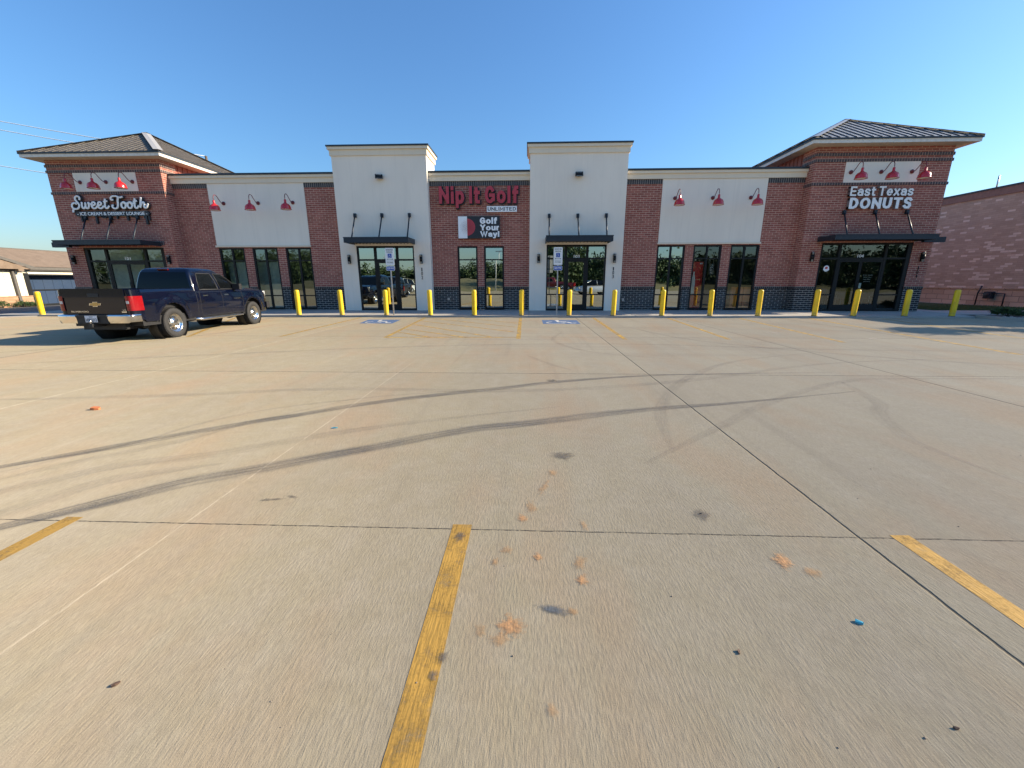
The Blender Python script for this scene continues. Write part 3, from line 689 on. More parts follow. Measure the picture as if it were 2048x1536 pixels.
def stucco_tower(x0, x1, sf, canopy, num):
    m = MB(); y = YT
    wall(m, x0, x1, S, 6.42, y, [(sf[0], sf[1], 0, sf[2])], .14)
    m.face([(x0, Y0+1.2, S), (x0, y, S), (x0, y, 6.42), (x0, Y0+1.2, 6.42)]); m.face([(x1, y, S), (x1, Y0+1.2, S), (x1, Y0+1.2, 6.42), (x1, y, 6.42)]); m.face([(x1, Y0+1.2, 4), (x0, Y0+1.2, 4), (x0, Y0+1.2, 6.42), (x1, Y0+1.2, 6.42)])
    bpart(m, 'stucco_tower', M['stucco'])
    m = MB(); m.box(x0-.05, x1+.05, y-.05, Y0+1.25, 6.40, 6.62); m.box(x0-.11, x1+.11, y-.11, Y0+1.31, 6.622, 6.725); bpart(m, 'cornice', M['cream'])
    m = MB(); m.box(x0-.14, x1+.14, y-.14, Y0+1.34, 6.727, 6.785); bpart(m, 'coping', M['coping'])
def canopy(x0, x1, yw, z0, z1, rods, back=None, rz=None, rx=None):
    m = MB(); y0 = yw-1.02; t = .05
    m.box(x0, x1, y0, y0+t, z0, z1); m.box(x0, x0+t, y0+t, yw-.003, z0, z1); m.box(x1-t, x1, y0+t, yw-.003, z0, z1)
    m.box(x0+t, x1-t, y0+t, yw-.003, z0+.05, z0+.09)
    n = int((x1-x0)/.15)
    for i in range(1, n): x = x0+(x1-x0)*i/n; m.box(x-.012, x+.012, y0+t, yw-.01, z0+.03, z0+.05, 0, 't')
    m.box(x0-.012, x1+.012, y0-.012, y0+.0, z1-.025, z1+.01); 
    if back: m.box(back[0], back[1], yw-.42, yw-.28, z0-.06, z0+.14)
    c = bpart(m, 'canopy', M['navy'])
    for (xt, xb) in rods:
        m = MB(); zt = rz; m.tube([(xt, yw-.06, zt), (xb, y0+.12, z1-.01)], .030, 8)
        m.box(xt-.055, xt+.055, yw-.10, yw-.002, zt-.08, zt+.08)
        o = m.build('rod', M['navy']); o.parent = c
    return c
stucco_tower(-8.25, -4.26, (-7.53, -4.99, 2.83), None, None)
storefront(-7.53, -4.99, S, 2.83, YT, (-6.73, -5.76), 2.25, .74, 'glass', ('102', -6.24, 2.35))
canopy(-7.62, -4.92, YT, 2.885, 3.095, [(-7.44, -7.32), (-6.27, -6.18), (-5.08, -4.99)], rz=4.07)
stucco_tower(.05, 4.05, (.79, 3.36, 2.85), None, None)
storefront(.79, 3.36, S, 2.85, YT, (1.62, 2.55), 2.28, .76, 'glass', ('103', 2.10, 2.37))
canopy(.72, 3.42, YT, 2.90, 3.12, [(.87, .85), (2.07, 2.05), (3.26, 3.18)], rz=4.00)
# corner towers
def corner(x0, x1, top, sf, zpan, xpan, bands, inner, roofm, roofz, apexz, ribm, zsol):
    y = YC
    m = MB(); holes = [(sf[0], sf[1], 0, sf[2])]
    wall(m, x0, x1, ZB, top, y, holes, .16); bpart(m, 'brick_tower', M['brickR'])
    side = x1 if inner > 0 else x0; other = x0 if inner > 0 else x1
    m = MB()
    m.face([(side, y, ZB), (side, y+.8, ZB), (side, y+.8, top), (side, y, top)]); m.face([(other, y, ZB), (other, y+6.0, ZB), (other, y+6.0, top), (other, y, top)]); m.face([(side, y+6.0, 4), (other, y+6.0, 4), (other, y+6.0, top), (side, y+6.0, top)])
    bpart(m, 'brick_side_wall', M['brickR'])
    m = MB(); wall(m, x0, x1, S, ZB, y, holes, .16); m.face([(side, y, S), (side, y+.8, S), (side, y+.8, ZB), (side, y, ZB)]); m.face([(other, y, S), (other, y+6, S), (other, y+6, ZB), (other, y, ZB)]); bpart(m, 'brick_base', M['black_brick'])
    m = MB(); s_ = .025
    for a, b in ((x0-s_, sf[0]-.003), (sf[1]+.003, x1+s_)): m.box(a, b, y-s_, y+.02, ZB, ZB+.095)
    m.box(side-.02 if inner > 0 else side-s_, side+s_ if inner > 0 else side+.02, y+.02, Y0-.03, ZB, ZB+.093)
    bpart(m, 'brick_cap_course', M['soldier_base'])
    m = MB()
    for z0, z1 in bands: 
        m.box(x0-.03, x1+.03, y-.03, y+.02, z0, z1)
        sx0, sx1 = (side-.01, side+.03) if inner > 0 else (side-.03, side+.01)
        m.box(sx0, sx1, y+.02, y+.78, z0, z1); 
        ox0, ox1 = (other-.03, other+.01) if inner > 0 else (other-.01, other+.03)
        m.box(ox0, ox1, y+.02, y+5.9, z0, z1)
    if zsol: m.box(sf[0]-.1, sf[1]+.1, y-.02, y+.02, zsol, zsol+.17)
    bpart(m, 'header_course', M['soldier_thin'])
    m = MB(); m.box(xpan[0], xpan[1], y-.02, y+.01, zpan[0], zpan[1], 0, 'b'); bpart(m, 'stucco_panel', M['stucco'])
    # board siding on the set-back part of the side wall
    m = MB(); sx = side-.06*inner
    m.face([(sx, y+.8, 5.0), (sx, y+6, 5.0), (sx, y+6, top), (sx, y+.8, top)])
    m.face([(side, y+.8, 5.0), (sx, y+.8, 5.0), (sx, y+.8, top), (side, y+.8, top)])
    yy = y+1.0
    while yy < y+6: m.box(min(sx, sx+.03*inner), max(sx, sx+.03*inner), yy, yy+.04, 5.0, top); yy += .28
    bpart(m, 'board_siding', M['siding'])
    # roof
    ov = .46; e0, e1, f0, f1 = x0-ov, x1+ov, y-ov, y+6.0+ov
    ex = [(e0, f0), (e1, f0), (e1, f1), (e0, f1)]; A = Vector(((x0+x1)/2, (f0+f1)/2-.45, apexz))
    m = MB(); m.face([(a, b, top+.005) for a, b in reversed(ex)]); bpart(m, 'soffit', M['soffit'])
    m = MB()
    m.box(e0, e1, f0-.02, f0, top, roofz-.045); m.box(e0, e1, f1, f1+.02, top, roofz-.045); m.box(e0-.02, e0, f0-.02, f1+.02, top, roofz-.045); m.box(e1, e1+.02, f0-.02, f1+.02, top, roofz-.045)
    bpart(m, 'fascia', M['fascia'])
    m = MB(); g = .05
    m.box(e0-g, e1+g, f0-g, f0-.021, roofz-.05, roofz+.004); m.box(e0-g, e0-.021, f0-.021, f1+g, roofz-.05, roofz+.004); m.box(e1+.021, e1+g, f0-.021, f1+g, roofz-.05, roofz+.004)
    bpart(m, 'drip_edge', M['coping'])
    m = MB(); q = [Vector((e0-g, f0-g, roofz+.01)), Vector((e1+g, f0-g, roofz+.01)), Vector((e1+g, f1+g, roofz+.01)), Vector((e0-g, f1+g, roofz+.01))]
    r = MB()
    for k in range(4):
        a, b = q[k], q[(k+1) % 4]; m.face([a, b, A]); m.face([b-Vector((0, 0, .03)), a-Vector((0, 0, .03)), A-Vector((0, 0, .03))])
        t = (b-a).normalized(); L = (b-a).length; ap = (A-a).dot(t); up = (A-(a+t*ap)); H = up.length; up.normalize(); nr = t.cross(up).normalized()
        if nr.z < 0: nr = -nr
        n = int(L/.30)
        for i in range(1, n):
            s = L*i/n; hh = H*(s/ap if s < ap else (L-s)/(L-ap)); 
            if hh < .1: continue
            p0 = a+t*s; p1 = p0+up*hh; w = .016; h = .022 if inner < 0 else .014
            c0 = [p0-t*w*1.4, p0+t*w*1.4, p0+t*w+nr*h, p0-t*w+nr*h]; c1 = [v+up*hh for v in c0]
            for i0 in range(4): r.face([c0[i0], c0[(i0+1) % 4], c1[(i0+1) % 4], c1[i0]])
            r.face(list(reversed(c0)))
            rf = bpart(m, 'hip_roof', M[roofm]); o = r.build('standing_ribs', M[ribm]); o.parent = rf
    c = MB()
    for k in range(4):
        a = q[k]; d = (A-a).normalized(); sx_ = Vector((0, 0, 1)).cross(d).normalized(); off = Vector((0, 0, .045))
        c.face([a+off, a+sx_*.16+off*.55, A+sx_*.16+off*.55, A+off*1.2]); c.face([a-sx_*.16+off*.55, a+off, A+off*1.2, A-sx_*.16+off*.55])
    o = c.build('hip_cap', M['ridge']); o.parent = rf
corner(-20.6, -15.58, 6.33, (-19.82, -16.12, 2.80), (5.09, 5.83), (-19.47, -16.70), [(6.05, 6.15), (5.83, 5.93), (4.98, 5.075)], 1, 'roof_L', 6.50, 8.11, 'roof_L', 2.89)
corner(11.4, 16.65, 6.46, (12.22, 15.90, 2.86), (5.15, 5.905), (12.60, 15.46), [(6.12, 6.23), (5.905, 6.01), (5.05, 5.15)], -1, 'roof_R', 6.635, 8.22, 'rib', 2.95)
storefront(-19.82, -16.12, S, 2.80, YC, (-18.85, -17.04), 2.22, .74, 'glass_low', ('101', -17.92, 2.33), 'double', .16, .16)
storefront(12.22, 15.90, S, 2.86, YC, (13.02, 14.90), 2.24, .75, 'glass_low', ('104', 13.92, 2.34), 'double', .08, .16)
canopy(-20.0, -16.17, YC, 2.845, 3.02, [(-19.30, -18.86), (-18.16, -17.74), (-16.96, -16.58)], back=(-20.75, -19.99), rz=4.02)
canopy(12.0, 15.92, YC, 2.90, 3.085, [(12.84, 12.52), (14.06, 13.76), (15.31, 15.02)], back=(15.93, 16.75), rz=4.03)
M['partition'] = simple('pale_green_partition', (.80, .88, .84), .8)
# closed body of the building: back, roof deck, ends, floor and rooms
m = MB(); m.face([(-15.58, Y0+.3, 5.35), (11.4, Y0+.3, 5.35), (11.4, 33, 5.35), (-15.58, 33, 5.35)]); m.face([(-20.6, 33, S), (16.65, 33, S), (16.65, 33, 5.35), (-20.6, 33, 5.35)])
m.face([(-20.6, 24.3, S), (-20.6, 33, S), (-20.6, 33, 5.3), (-20.6, 24.3, 5.3)]); m.face([(16.65, 24.3, S), (16.65, 33, S), (16.65, 33, 5.3), (16.65, 24.3, 5.3)])
m.face([(-20.6, 24.2, 5.3), (-15.58, 24.2, 5.3), (-15.58, 33, 5.34), (-20.6, 33, 5.34)]); m.face([(11.4, 24.2, 5.3), (16.65, 24.2, 5.3), (16.65, 33, 5.34), (11.4, 33, 5.34)])
bpart(m, 'rear_wall', M['brick'])
m = MB(); m.face([(-20.55, 18.99, .065), (16.6, 18.99, .065), (16.6, 27, .065), (-20.55, 27, .065)]); bpart(m, 'interior_floor', M['intfloor'])
m = MB(); m.face([(-20.5, 18.99, 3.15), (16.6, 18.99, 3.15), (16.6, 27, 3.15), (-20.5, 27, 3.15)]); bpart(m, 'interior_ceiling', M['interior'])
m = MB()
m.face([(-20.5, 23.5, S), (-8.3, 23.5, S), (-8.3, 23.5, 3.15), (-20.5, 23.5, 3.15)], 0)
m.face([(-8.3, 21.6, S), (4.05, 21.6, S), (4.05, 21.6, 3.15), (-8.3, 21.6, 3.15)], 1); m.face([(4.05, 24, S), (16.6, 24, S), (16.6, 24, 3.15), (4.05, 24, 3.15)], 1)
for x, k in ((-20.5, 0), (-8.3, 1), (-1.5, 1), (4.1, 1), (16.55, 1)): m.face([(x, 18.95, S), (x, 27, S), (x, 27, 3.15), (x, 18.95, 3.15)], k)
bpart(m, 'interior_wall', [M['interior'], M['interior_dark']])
m = MB(); m.box(-19.75, -17.95, 19.2, 19.26, .07, 2.75); bpart(m, 'display_partition', M['partition'])
m = MB(); m.box(-17.90, -16.2, 19.3, 19.36, .07, 2.75); bpart(m, 'display_partition', M['partition'])
m = MB(); m.box(-14.1, -11.15, 19.5, 19.56, .07, 2.2); bpart(m, 'display_partition', M['partition'])
# ------------------------------------------------------------------ gooseneck lamps
def make_lamp():
    e = empty('gooseneck_lamp', cat='wall lamp', group='red gooseneck sign lamps')
    m = MB(); m.lathe([(.0, 0), (.075, 0), (.075, -.03), (.045, -.05), (.0, -.05)], (0, 0, 0), 'y', 18); p = m.build('wall_plate', M['darkred'], e)
    m = MB(); pts = smooth_pts3([(0, -.04, 0), (0, -.14, .0), (0, -.26, .10), (0, -.40, .24), (0, -.52, .25), (0, -.585, .17), (0, -.60, .05)], 5)
    m.tube(pts, .014, 8); m.build('arm', M['darkred'], e)
    m = MB(); z = -.37
    prof = [(.0, z+.40), (.030, z+.40), (.045, z+.37), (.045, z+.28), (.060, z+.255), (.085, z+.235), (.150, z+.195), (.190, z+.13), (.203, z+.06), (.207, z+.02), (.218, z), (.215, z-.004), (.199, z+.02), (.18, z+.11), (.14, z+.18), (.05, z+.22), (0, z+.22)]
    m.lathe(prof, (0, -.60, 0), 'z', 28); o = m.build('lamp_shade', M['red'], e)
    m = MB(); m.lathe([(0, z+.215), (.05, z+.212), (.134, z+.168), (.174, z+.105), (.194, z+.014)], (0, -.60, 0), 'z', 24); b = m.build('shade_lining', M['lampwhite']); b.parent = o
    m = MB(); m.lathe([(0, z+.06), (.03, z+.07), (.04, z+.11), (.02, z+.2)], (0, -.60, 0), 'z', 12); b = m.build('bulb', M['lampwhite']); b.parent = o
    return e
def smooth_pts3(p, k=5):
    out = []
    for i in range(len(p)-1):
        a = Vector(p[max(i-1, 0)]); b = Vector(p[i]); c = Vector(p[i+1]); d = Vector(p[min(i+2, len(p)-1)])
        for j in range(k):
            t = j/k; out.append(.5*((2*b)+(c-a)*t+(2*a-5*b+4*c-d)*t*t+(3*b-a-3*c+d)*t**3))
    out.append(Vector(p[-1])); return out
lamps = [
 ((-19.20, YC-.02, 5.455), 'red gooseneck lamp overlapping the left edge of the white panel above the ice cream sign'),
 ((-18.05, YC-.02, 5.46), 'red gooseneck lamp in the middle of the white panel above the ice cream sign'),
 ((-16.88, YC-.02, 5.46), 'red gooseneck lamp at the right end of the white panel above the ice cream sign'),
 ((-13.37, Y0-.03, 4.65), 'red gooseneck lamp on the left stucco wing, the one nearest the ice cream tower'),
 ((-11.82, Y0-.03, 4.655), 'red gooseneck lamp on the left stucco wing, middle of its three'),
 ((-10.27, Y0-.03, 4.665), 'red gooseneck lamp on the left stucco wing, the one nearest the white tower 102'),
 ((6.15, Y0-.03, 4.71), 'red gooseneck lamp on the right stucco wing, the one nearest the white tower 103'),
 ((7.71, Y0-.03, 4.71), 'red gooseneck lamp on the right stucco wing, middle of its three'),
 ((9.27, Y0-.03, 4.705), 'red gooseneck lamp on the right stucco wing, the one nearest the donut tower'),
 ((12.83, YC-.02, 5.53), 'red gooseneck lamp at the left end of the white panel above the donut sign'),
 ((14.0, YC-.02, 5.53), 'red gooseneck lamp in the middle of the white panel above the donut sign'),
 ((15.18, YC-.02, 5.53), 'red gooseneck lamp overlapping the right edge of the white panel above the donut sign')]
L0 = make_lamp()
for k, (p, lab) in enumerate(lamps):
    o = L0 if k == 0 else copy_tree(L0); o.location = p; o['label'] = lab
# up-and-down wall sconces
def make_sconce():
    e = empty('wall_sconce', cat='wall light', group='black finned wall sconces')
    m = MB(); m.box(-.04, .04, -.04, 0, -.17, .17); m.lathe([(0, -.085), (.062, -.085), (.062, .085), (0, .085)], (0, -.095, 0), 'z', 20); m.build('housing', M['black'], e)
    for s in (-1, 1):
        m = MB()
        for i in range(3):
            z = s*(.10+i*.038); m.lathe([(0, z-.008), (.064, z-.008), (.064, z+.008), (0, z+.008)], (0, -.095, 0), 'z', 20)
        m.build('louvre', M['black'], e); m = MB(); m.lathe([(0, s*.09), (.035, s*.09), (.035, s*.20), (0, s*.20)], (0, -.095, 0), 'z', 14); m.build('diffuser', M['lampwhite'], e)
    return e
S0 = make_sconce()
for k, (p, lab) in enumerate([((-20.32, YC, 2.28), 'black wall sconce left of the ice cream shop entrance'), ((-15.92, YC, 2.27), 'black wall sconce on brick right of the ice cream shop entrance'),
    ((-7.86, YT, 2.27), 'black finned wall sconce left of door 102 on white stucco'), ((-4.67, YT, 2.27), 'black finned wall sconce above the vertical number 102'),
    ((.45, YT, 2.28), 'black finned wall sconce left of door 103 on white stucco'), ((3.70, YT, 2.28), 'black finned wall sconce above the vertical number 103'),
    ((11.86, YC, 2.30), 'black wall sconce on brick left of the donut shop entrance'), ((16.32, YC, 2.29), 'black wall sconce above the vertical number 104')]):
    o = S0 if k == 0 else copy_tree(S0); o.location = p; o['label'] = lab
# floodlights
def make_flood():
    e = empty('floodlight', cat='floodlight', group='small black floodlights on the white towers')
    m = MB(); m.prism([(-.03, -.06), (-.24, -.10), (-.24, -.03), (-.16, .09), (-.03, .07)], -.15, .15, 0, 'yz'); m.build('housing', M['black'], e)
    m = MB(); m.face([(-.12, -.243, -.09), (.12, -.243, -.09), (.12, -.172, .075), (-.12, -.172, .075)]); m.build('lens', M['lampwhite'], e)
    m = MB(); m.box(-.05, .05, -.035, 0, -.06, .06); m.build('bracket', M['black'], e); return e
FL = make_flood(); FL.location = (-6.30, YT, 5.57); FL.rotation_euler = (0, 0, .35); FL['label'] = 'small black floodlight high on white tower 102'
o = copy_tree(FL); o.location = (2.06, YT, 5.58); o.rotation_euler = (0, 0, 0); o['label'] = 'small black floodlight high on white tower 103'
# address numbers
for s, x, zt, zb, y, lab in (('102', -4.68, 1.91, 1.40, YT, 'vertical black address number 102 on white stucco'), ('103', 3.69, 1.92, 1.43, YT, 'vertical black address number 103 on white stucco'), ('104', 16.30, 1.92, 1.42, YC, 'vertical black address number 104 on red brick')):
    e = empty('address_number', (x, y, zb), label=lab, cat='address number', group='vertical address numbers')
    h = (zt-zb)/3
    for k, ch in enumerate(s):
        z1 = zt-k*h-y*0; w = .035 if ch == '1' else .075
        t = text_mesh(ch, -w/2 if ch != '1' else -.02, w/2 if ch != '1' else .02, z1-h*.86-zb, z1-zb, -.002, .012, M['black'], 'digit', bold=.0); t.parent = e; t.location = (0, 0, 0)
# ------------------------------------------------------------------ shop signs
ys = Y0-.02
e = empty('golf_shop_sign', (-2.1, ys, 4.4), label='large red channel letters reading Nip It Golf with a white Unlimited plate on brick', cat='shop sign')
def put(o, par): 
    o.parent = par; o.matrix_parent_inverse = Matrix.Translation(-world_loc(par)); return o
put(block_text('Nip It Golf', -3.82, -.44, 4.37, 5.235, ys-.14, .10, [M['letter_red'], M['letter_side']], 'red_letters', t=.205, gap=.12), e)
put(block_text('Nip It Golf', -3.80, -.41, 4.35, 5.215, ys-.045, .04, [M['letter_side']]*2, 'letter_backing', t=.205, gap=.12, grow=.35), e)
m = MB(); m.box(-1.79, -.50, ys-.09, ys, 4.215, 4.445); put(m.build('name_plate', M['letter_white']), e)
put(block_text('UNLIMITED', -1.75, -.54, 4.26, 4.405, ys-.095, .004, [M['letter_side']]*2, 'plate_lettering', t=.15, gap=.14), e)
e = empty('golf_banner_sign', (-2.1, ys, 3.14), label='black and white sign reading Golf Your Way with a half red golf ball', cat='shop sign')
m = MB(); m.box(-3.04, -1.24, ys-.14, ys, 3.14, 4.04); put(m.build('sign_box', M['letter_side']), e)
m = MB(); m.box(-3.035, -2.645, ys-.143, ys-.1405, 3.145, 4.035); put(m.build('white_panel', M['letter_white']), e)
bc = (-2.645, 3.60); R = .345; m = MB(); d = MB()
q = [(bc[0]+R*math.sin(a)*1.0, bc[1]+R*math.cos(a)) for a in [math.pi*i/24 for i in range(25)]]
m.face([(a, ys-.144, b) for a, b in q][::-1]); put(m.build('red_ball_half', M['letter_red']), e)
for i in range(-8, 9):
    for j in range(-8, 9):
        x = (i+(j % 2)*.5)*.058; z = j*.040
        rr = math.hypot(x, z); 
        if rr > R*.93: continue
        s = .0185*(1-.45*(rr/R)**2) if x > 0 else .019*(1-.75*(rr/R)**2)
        if x < -.3: continue
        P = [(bc[0]+x, bc[1]+z-s), (bc[0]+x+s, bc[1]+z), (bc[0]+x, bc[1]+z+s), (bc[0]+x-s, bc[1]+z)]
        d.face([(a, ys-.1465, b) for a, b in P], 0 if x > -.01 else 1)
M['dim_red'] = simple('dimple_red', (.19, .012, .02), .5); M['dim_dark'] = simple('dimple_dark', (.13, .03, .04), .5)
put(d.build('ball_dimples', [M['dim_red'], M['dim_dark']]), e)
for k, (s, x0, x1, z0, z1) in enumerate((('Golf', -2.09, -1.35, 3.725, 3.985), ('Your', -2.08, -1.27, 3.46, 3.70), ('Way!', -2.08, -1.255, 3.14, 3.43))):
    put(block_text(s, x0, x1, z0, z1, ys-.175, .034, [M['letter_white']]*2, 'white_letters', t=.22, gap=.07), e)
yc = YC
e = empty('donut_shop_sign', (14.1, yc, 4.1), label='white channel letters reading East Texas Donuts on brick above the right entrance', cat='shop sign')
for s, x0, x1, z0, z1 in (('East Texas', 12.86, 15.31, 4.63, 4.985), ('DONUTS', 12.90, 15.33, 4.15, 4.565)):
    put(block_text(s, x0, x1, z0, z1, yc-.16, .14, [M['letter_white'], M['galv']], 'white_letters', t=.215 if s[0] == 'D' else .175, gap=.10), e)
# script sign of the ice cream shop, drawn from brush strokes
e = empty('ice_cream_sign', (-18, yc, 4.1), label='script sign reading Sweet Tooth, Ice Cream and Dessert Lounge, with dark drips', cat='shop sign')
XH = 1.0
SW = {
 'S': [[(1.25, 1.35), (1.30, 1.75), (1.0, 1.98), (.70, 1.80), (.62, 1.45), (.80, 1.10), (1.02, .75), (1.05, .35), (.80, .02), (.40, -.08), (.05, .10), (-.05, .45), (.15, .80), (.50, .88), (.72, .66)], [(.30, -.05), (.05, -.22), (.00, -.48), (.02, -.62)]],
 'w': [[(.0, .85), (.08, .92), (.02, .40), (.12, .05), (.35, .06), (.55, .40), (.60, .92), (.56, .40), (.66, .05), (.90, .06), (1.08, .45), (1.05, .95), (1.20, .72), (1.42, .72)]],
 'e': [[(-.05, .40), (.30, .50), (.56, .72), (.46, .98), (.20, .95), (.02, .55), (.10, .12), (.38, .0), (.68, .14), (.90, .42)]],
 't': [[(.32, 1.55), (.24, .95), (.16, .40), (.26, .04), (.52, .04), (.80, .42)], [(.0, 1.05), (.30, 1.08), (.62, 1.15)]],
 'T': [[(1.85, 1.80), (1.35, 1.72), (.80, 1.92), (.30, 1.88), (.02, 1.60), (.12, 1.32), (.38, 1.38)], [(1.15, 1.72), (1.02, 1.25), (.98, .60), (.82, .12), (.45, -.05), (.12, .12), (.10, .42), (.30, .50)]],
 'o': [[(.42, .98), (.12, .80), (.02, .40), (.18, .04), (.48, .04), (.68, .38), (.66, .78), (.42, .98), (.62, .70), (1.0, .80)]],
 'h': [[(.38, 1.70), (.20, .85), (.08, .04)], [(.10, .25), (.38, .78), (.62, .92), (.72, .65), (.66, .22), (.80, .02), (1.02, .14), (1.22, .55), (1.34, .62)]],
}
seq = [('S', 0, 1), ('w', 1.45, 1), ('e', 2.92, 1), ('e', 3.86, 1), ('t', 4.78, 1), ('T', 5.95, 1), ('o', 7.38, 1), ('o', 8.32, 1), ('t', 9.22, 1), ('h', 10.12, 1)]
def script(mb, r, dy):
    sx = 3.42/11.5; sz = .285
    for ch, ox, s in seq:
        for st in SW[ch]:
            pts = [Vector((-19.70+(ox+u)*sx+v*.012, 0, 4.40+v*sz*.88)) for u, v in st]
            pts = smooth_pts3(pts, 5)
            V = []; n = len(pts)
            i0 = len(mb.v); 
            mb.tube([(p.x, p.z, 0) for p in pts], [r*(.80+.28*abs((pts[min(k+1, n-1)]-pts[max(k-1, 0)]).normalized().z)) for k in range(n)], 8)
            for k in range(i0, len(mb.v)):
                x, y, z = mb.v[k]; mb.v[k] = (x, dy+z*.4, y)
m = MB(); script(m, .043, yc-.13); put(m.build('script_letters', M['letter_white']), e)
m = MB(); script(m, .083, yc-.07); put(m.build('letter_backing', M['letter_side']), e)
m = MB()
bar = [(-19.62, 4.09), (-16.42, 4.09), (-16.34, 4.19), (-16.42, 4.29), (-19.62, 4.29), (-19.70, 4.19)]
m.prism(bar, yc-.10, yc-.01)
rnd = random.Random(5)
for x, w, l in ((-19.46, .035, .24), (-19.28, .03, .14), (-18.80, .04, .32), (-18.42, .16, .10), (-18.20, .035, .30), (-17.85, .03, .12), (-17.38, .04, .20), (-17.1, .12, .07), (-16.98, .03, .15), (-16.62, .03, .12), (-16.55, .045, .36), (-16.42, .03, .20)):
    pts = [(x-w, 4.10), (x-w*.9, 4.10-l*.5)]+[(x-w*.95*math.cos(a), 4.10-l+w-w*math.sin(a)) for a in [math.pi*i/6 for i in range(7)]]+[(x+w*.9, 4.10-l*.5), (x+w, 4.10)]
    m.prism(pts, yc-.085, yc-.015)
put(m.build('drip_plate', M['letter_side']), e)
put(text_mesh('- ICE CREAM & DESSERT LOUNGE -', -19.58, -16.44, 4.125, 4.255, yc-.10, .012, M['letter_white'], 'white_letters', bold=.016), e)
# ------------------------------------------------------------------ bollards
n = NT('yellow_plastic_sleeve'); c = n.coord(); sz = n.n('SeparateXYZ'); n.put(sz.inputs[0], c); oi = n.n('ObjectInfo')
cv = n.n('VectorMath', operation='ADD'); n.put(cv.inputs[0], c); n.put(cv.inputs[1], oi.outputs['Location'])
cc = n.mix(n.rng(n.noise(cv.outputs[0], 3, 3), .35, .65), (.92, .62, .012), (.84, .52, .012))
cc = n.mix(n.rng(n.noise(n.mapping(cv.outputs[0], scale=(1, 1, 3)), 9, 5, .7), .60, .70, 0, .75), cc, (.30, .22, .08))
cc = n.mix(n.math('MULTIPLY', n.rng(sz.outputs[2], .02, .20, .7, 0), n.rng(n.noise(cv.outputs[0], 14, 3), .35, .6)), cc, (.33, .25, .14))
n.set(col=cc, rough=.42); M['yellow'] = n.m
def make_bollard():
    e = empty('bollard', cat='bollard', group='yellow bollards along the shop front')
    m = MB(); r = .088; h = .96
    m.lathe([(r, 0), (r, h-.075), (r*.97, h-.045), (r*.85, h-.018), (r*.6, h-.004), (0, h)], (0, 0, 0), 'z', 24); m.build('sleeve', M['yellow'], e)
    m = MB(); m.lathe([(r+.012, 0), (r+.012, .012), (r, .014)], (0, 0, 0), 'z', 20); m.build('base_ring', M['rubber'], e); return e
bl = [(-19.42, 'yellow bollard alone at the far left corner of the lot, left of the pickup truck'), (-8.93, 'yellow bollard just right of the front of the pickup truck'), (-7.22, 'yellow bollard at the left edge of white tower 102'),
 (-5.47, 'yellow bollard standing in front of door 102 beside the parking sign'), (-3.75, 'yellow bollard in front of the right edge of white tower 102'), (-2.05, 'yellow bollard in front of the left narrow window below the golf signs'),
 (-.24, 'yellow bollard at the left edge of white tower 103'), (1.57, 'yellow bollard standing in front of door 103 beside the parking sign'), (3.24, 'yellow bollard below the vertical number 103'), (5.06, 'yellow bollard at the left end of the right wing windows'),
 (6.85, 'yellow bollard in front of the window with the red vending machine'), (8.62, 'yellow bollard between the last wing window and the donut tower'), (10.68, 'yellow bollard at the left corner of the donut tower'), (12.09, 'yellow bollard in front of the donut shop double door'),
 (13.93, 'yellow bollard in front of the brick right of the donut shop door'), (15.62, 'yellow bollard at the far right end of the walk by the tan building')]
B0 = make_bollard()
for k, (x, lab) in enumerate(bl):
    o = B0 if k == 0 else copy_tree(B0); o.location = (x, 15.84, .0625 if k else .0); o['label'] = lab; o.rotation_euler = (.012*math.sin(k*2.3), .014*math.sin(k*1.7+1), k*.7)
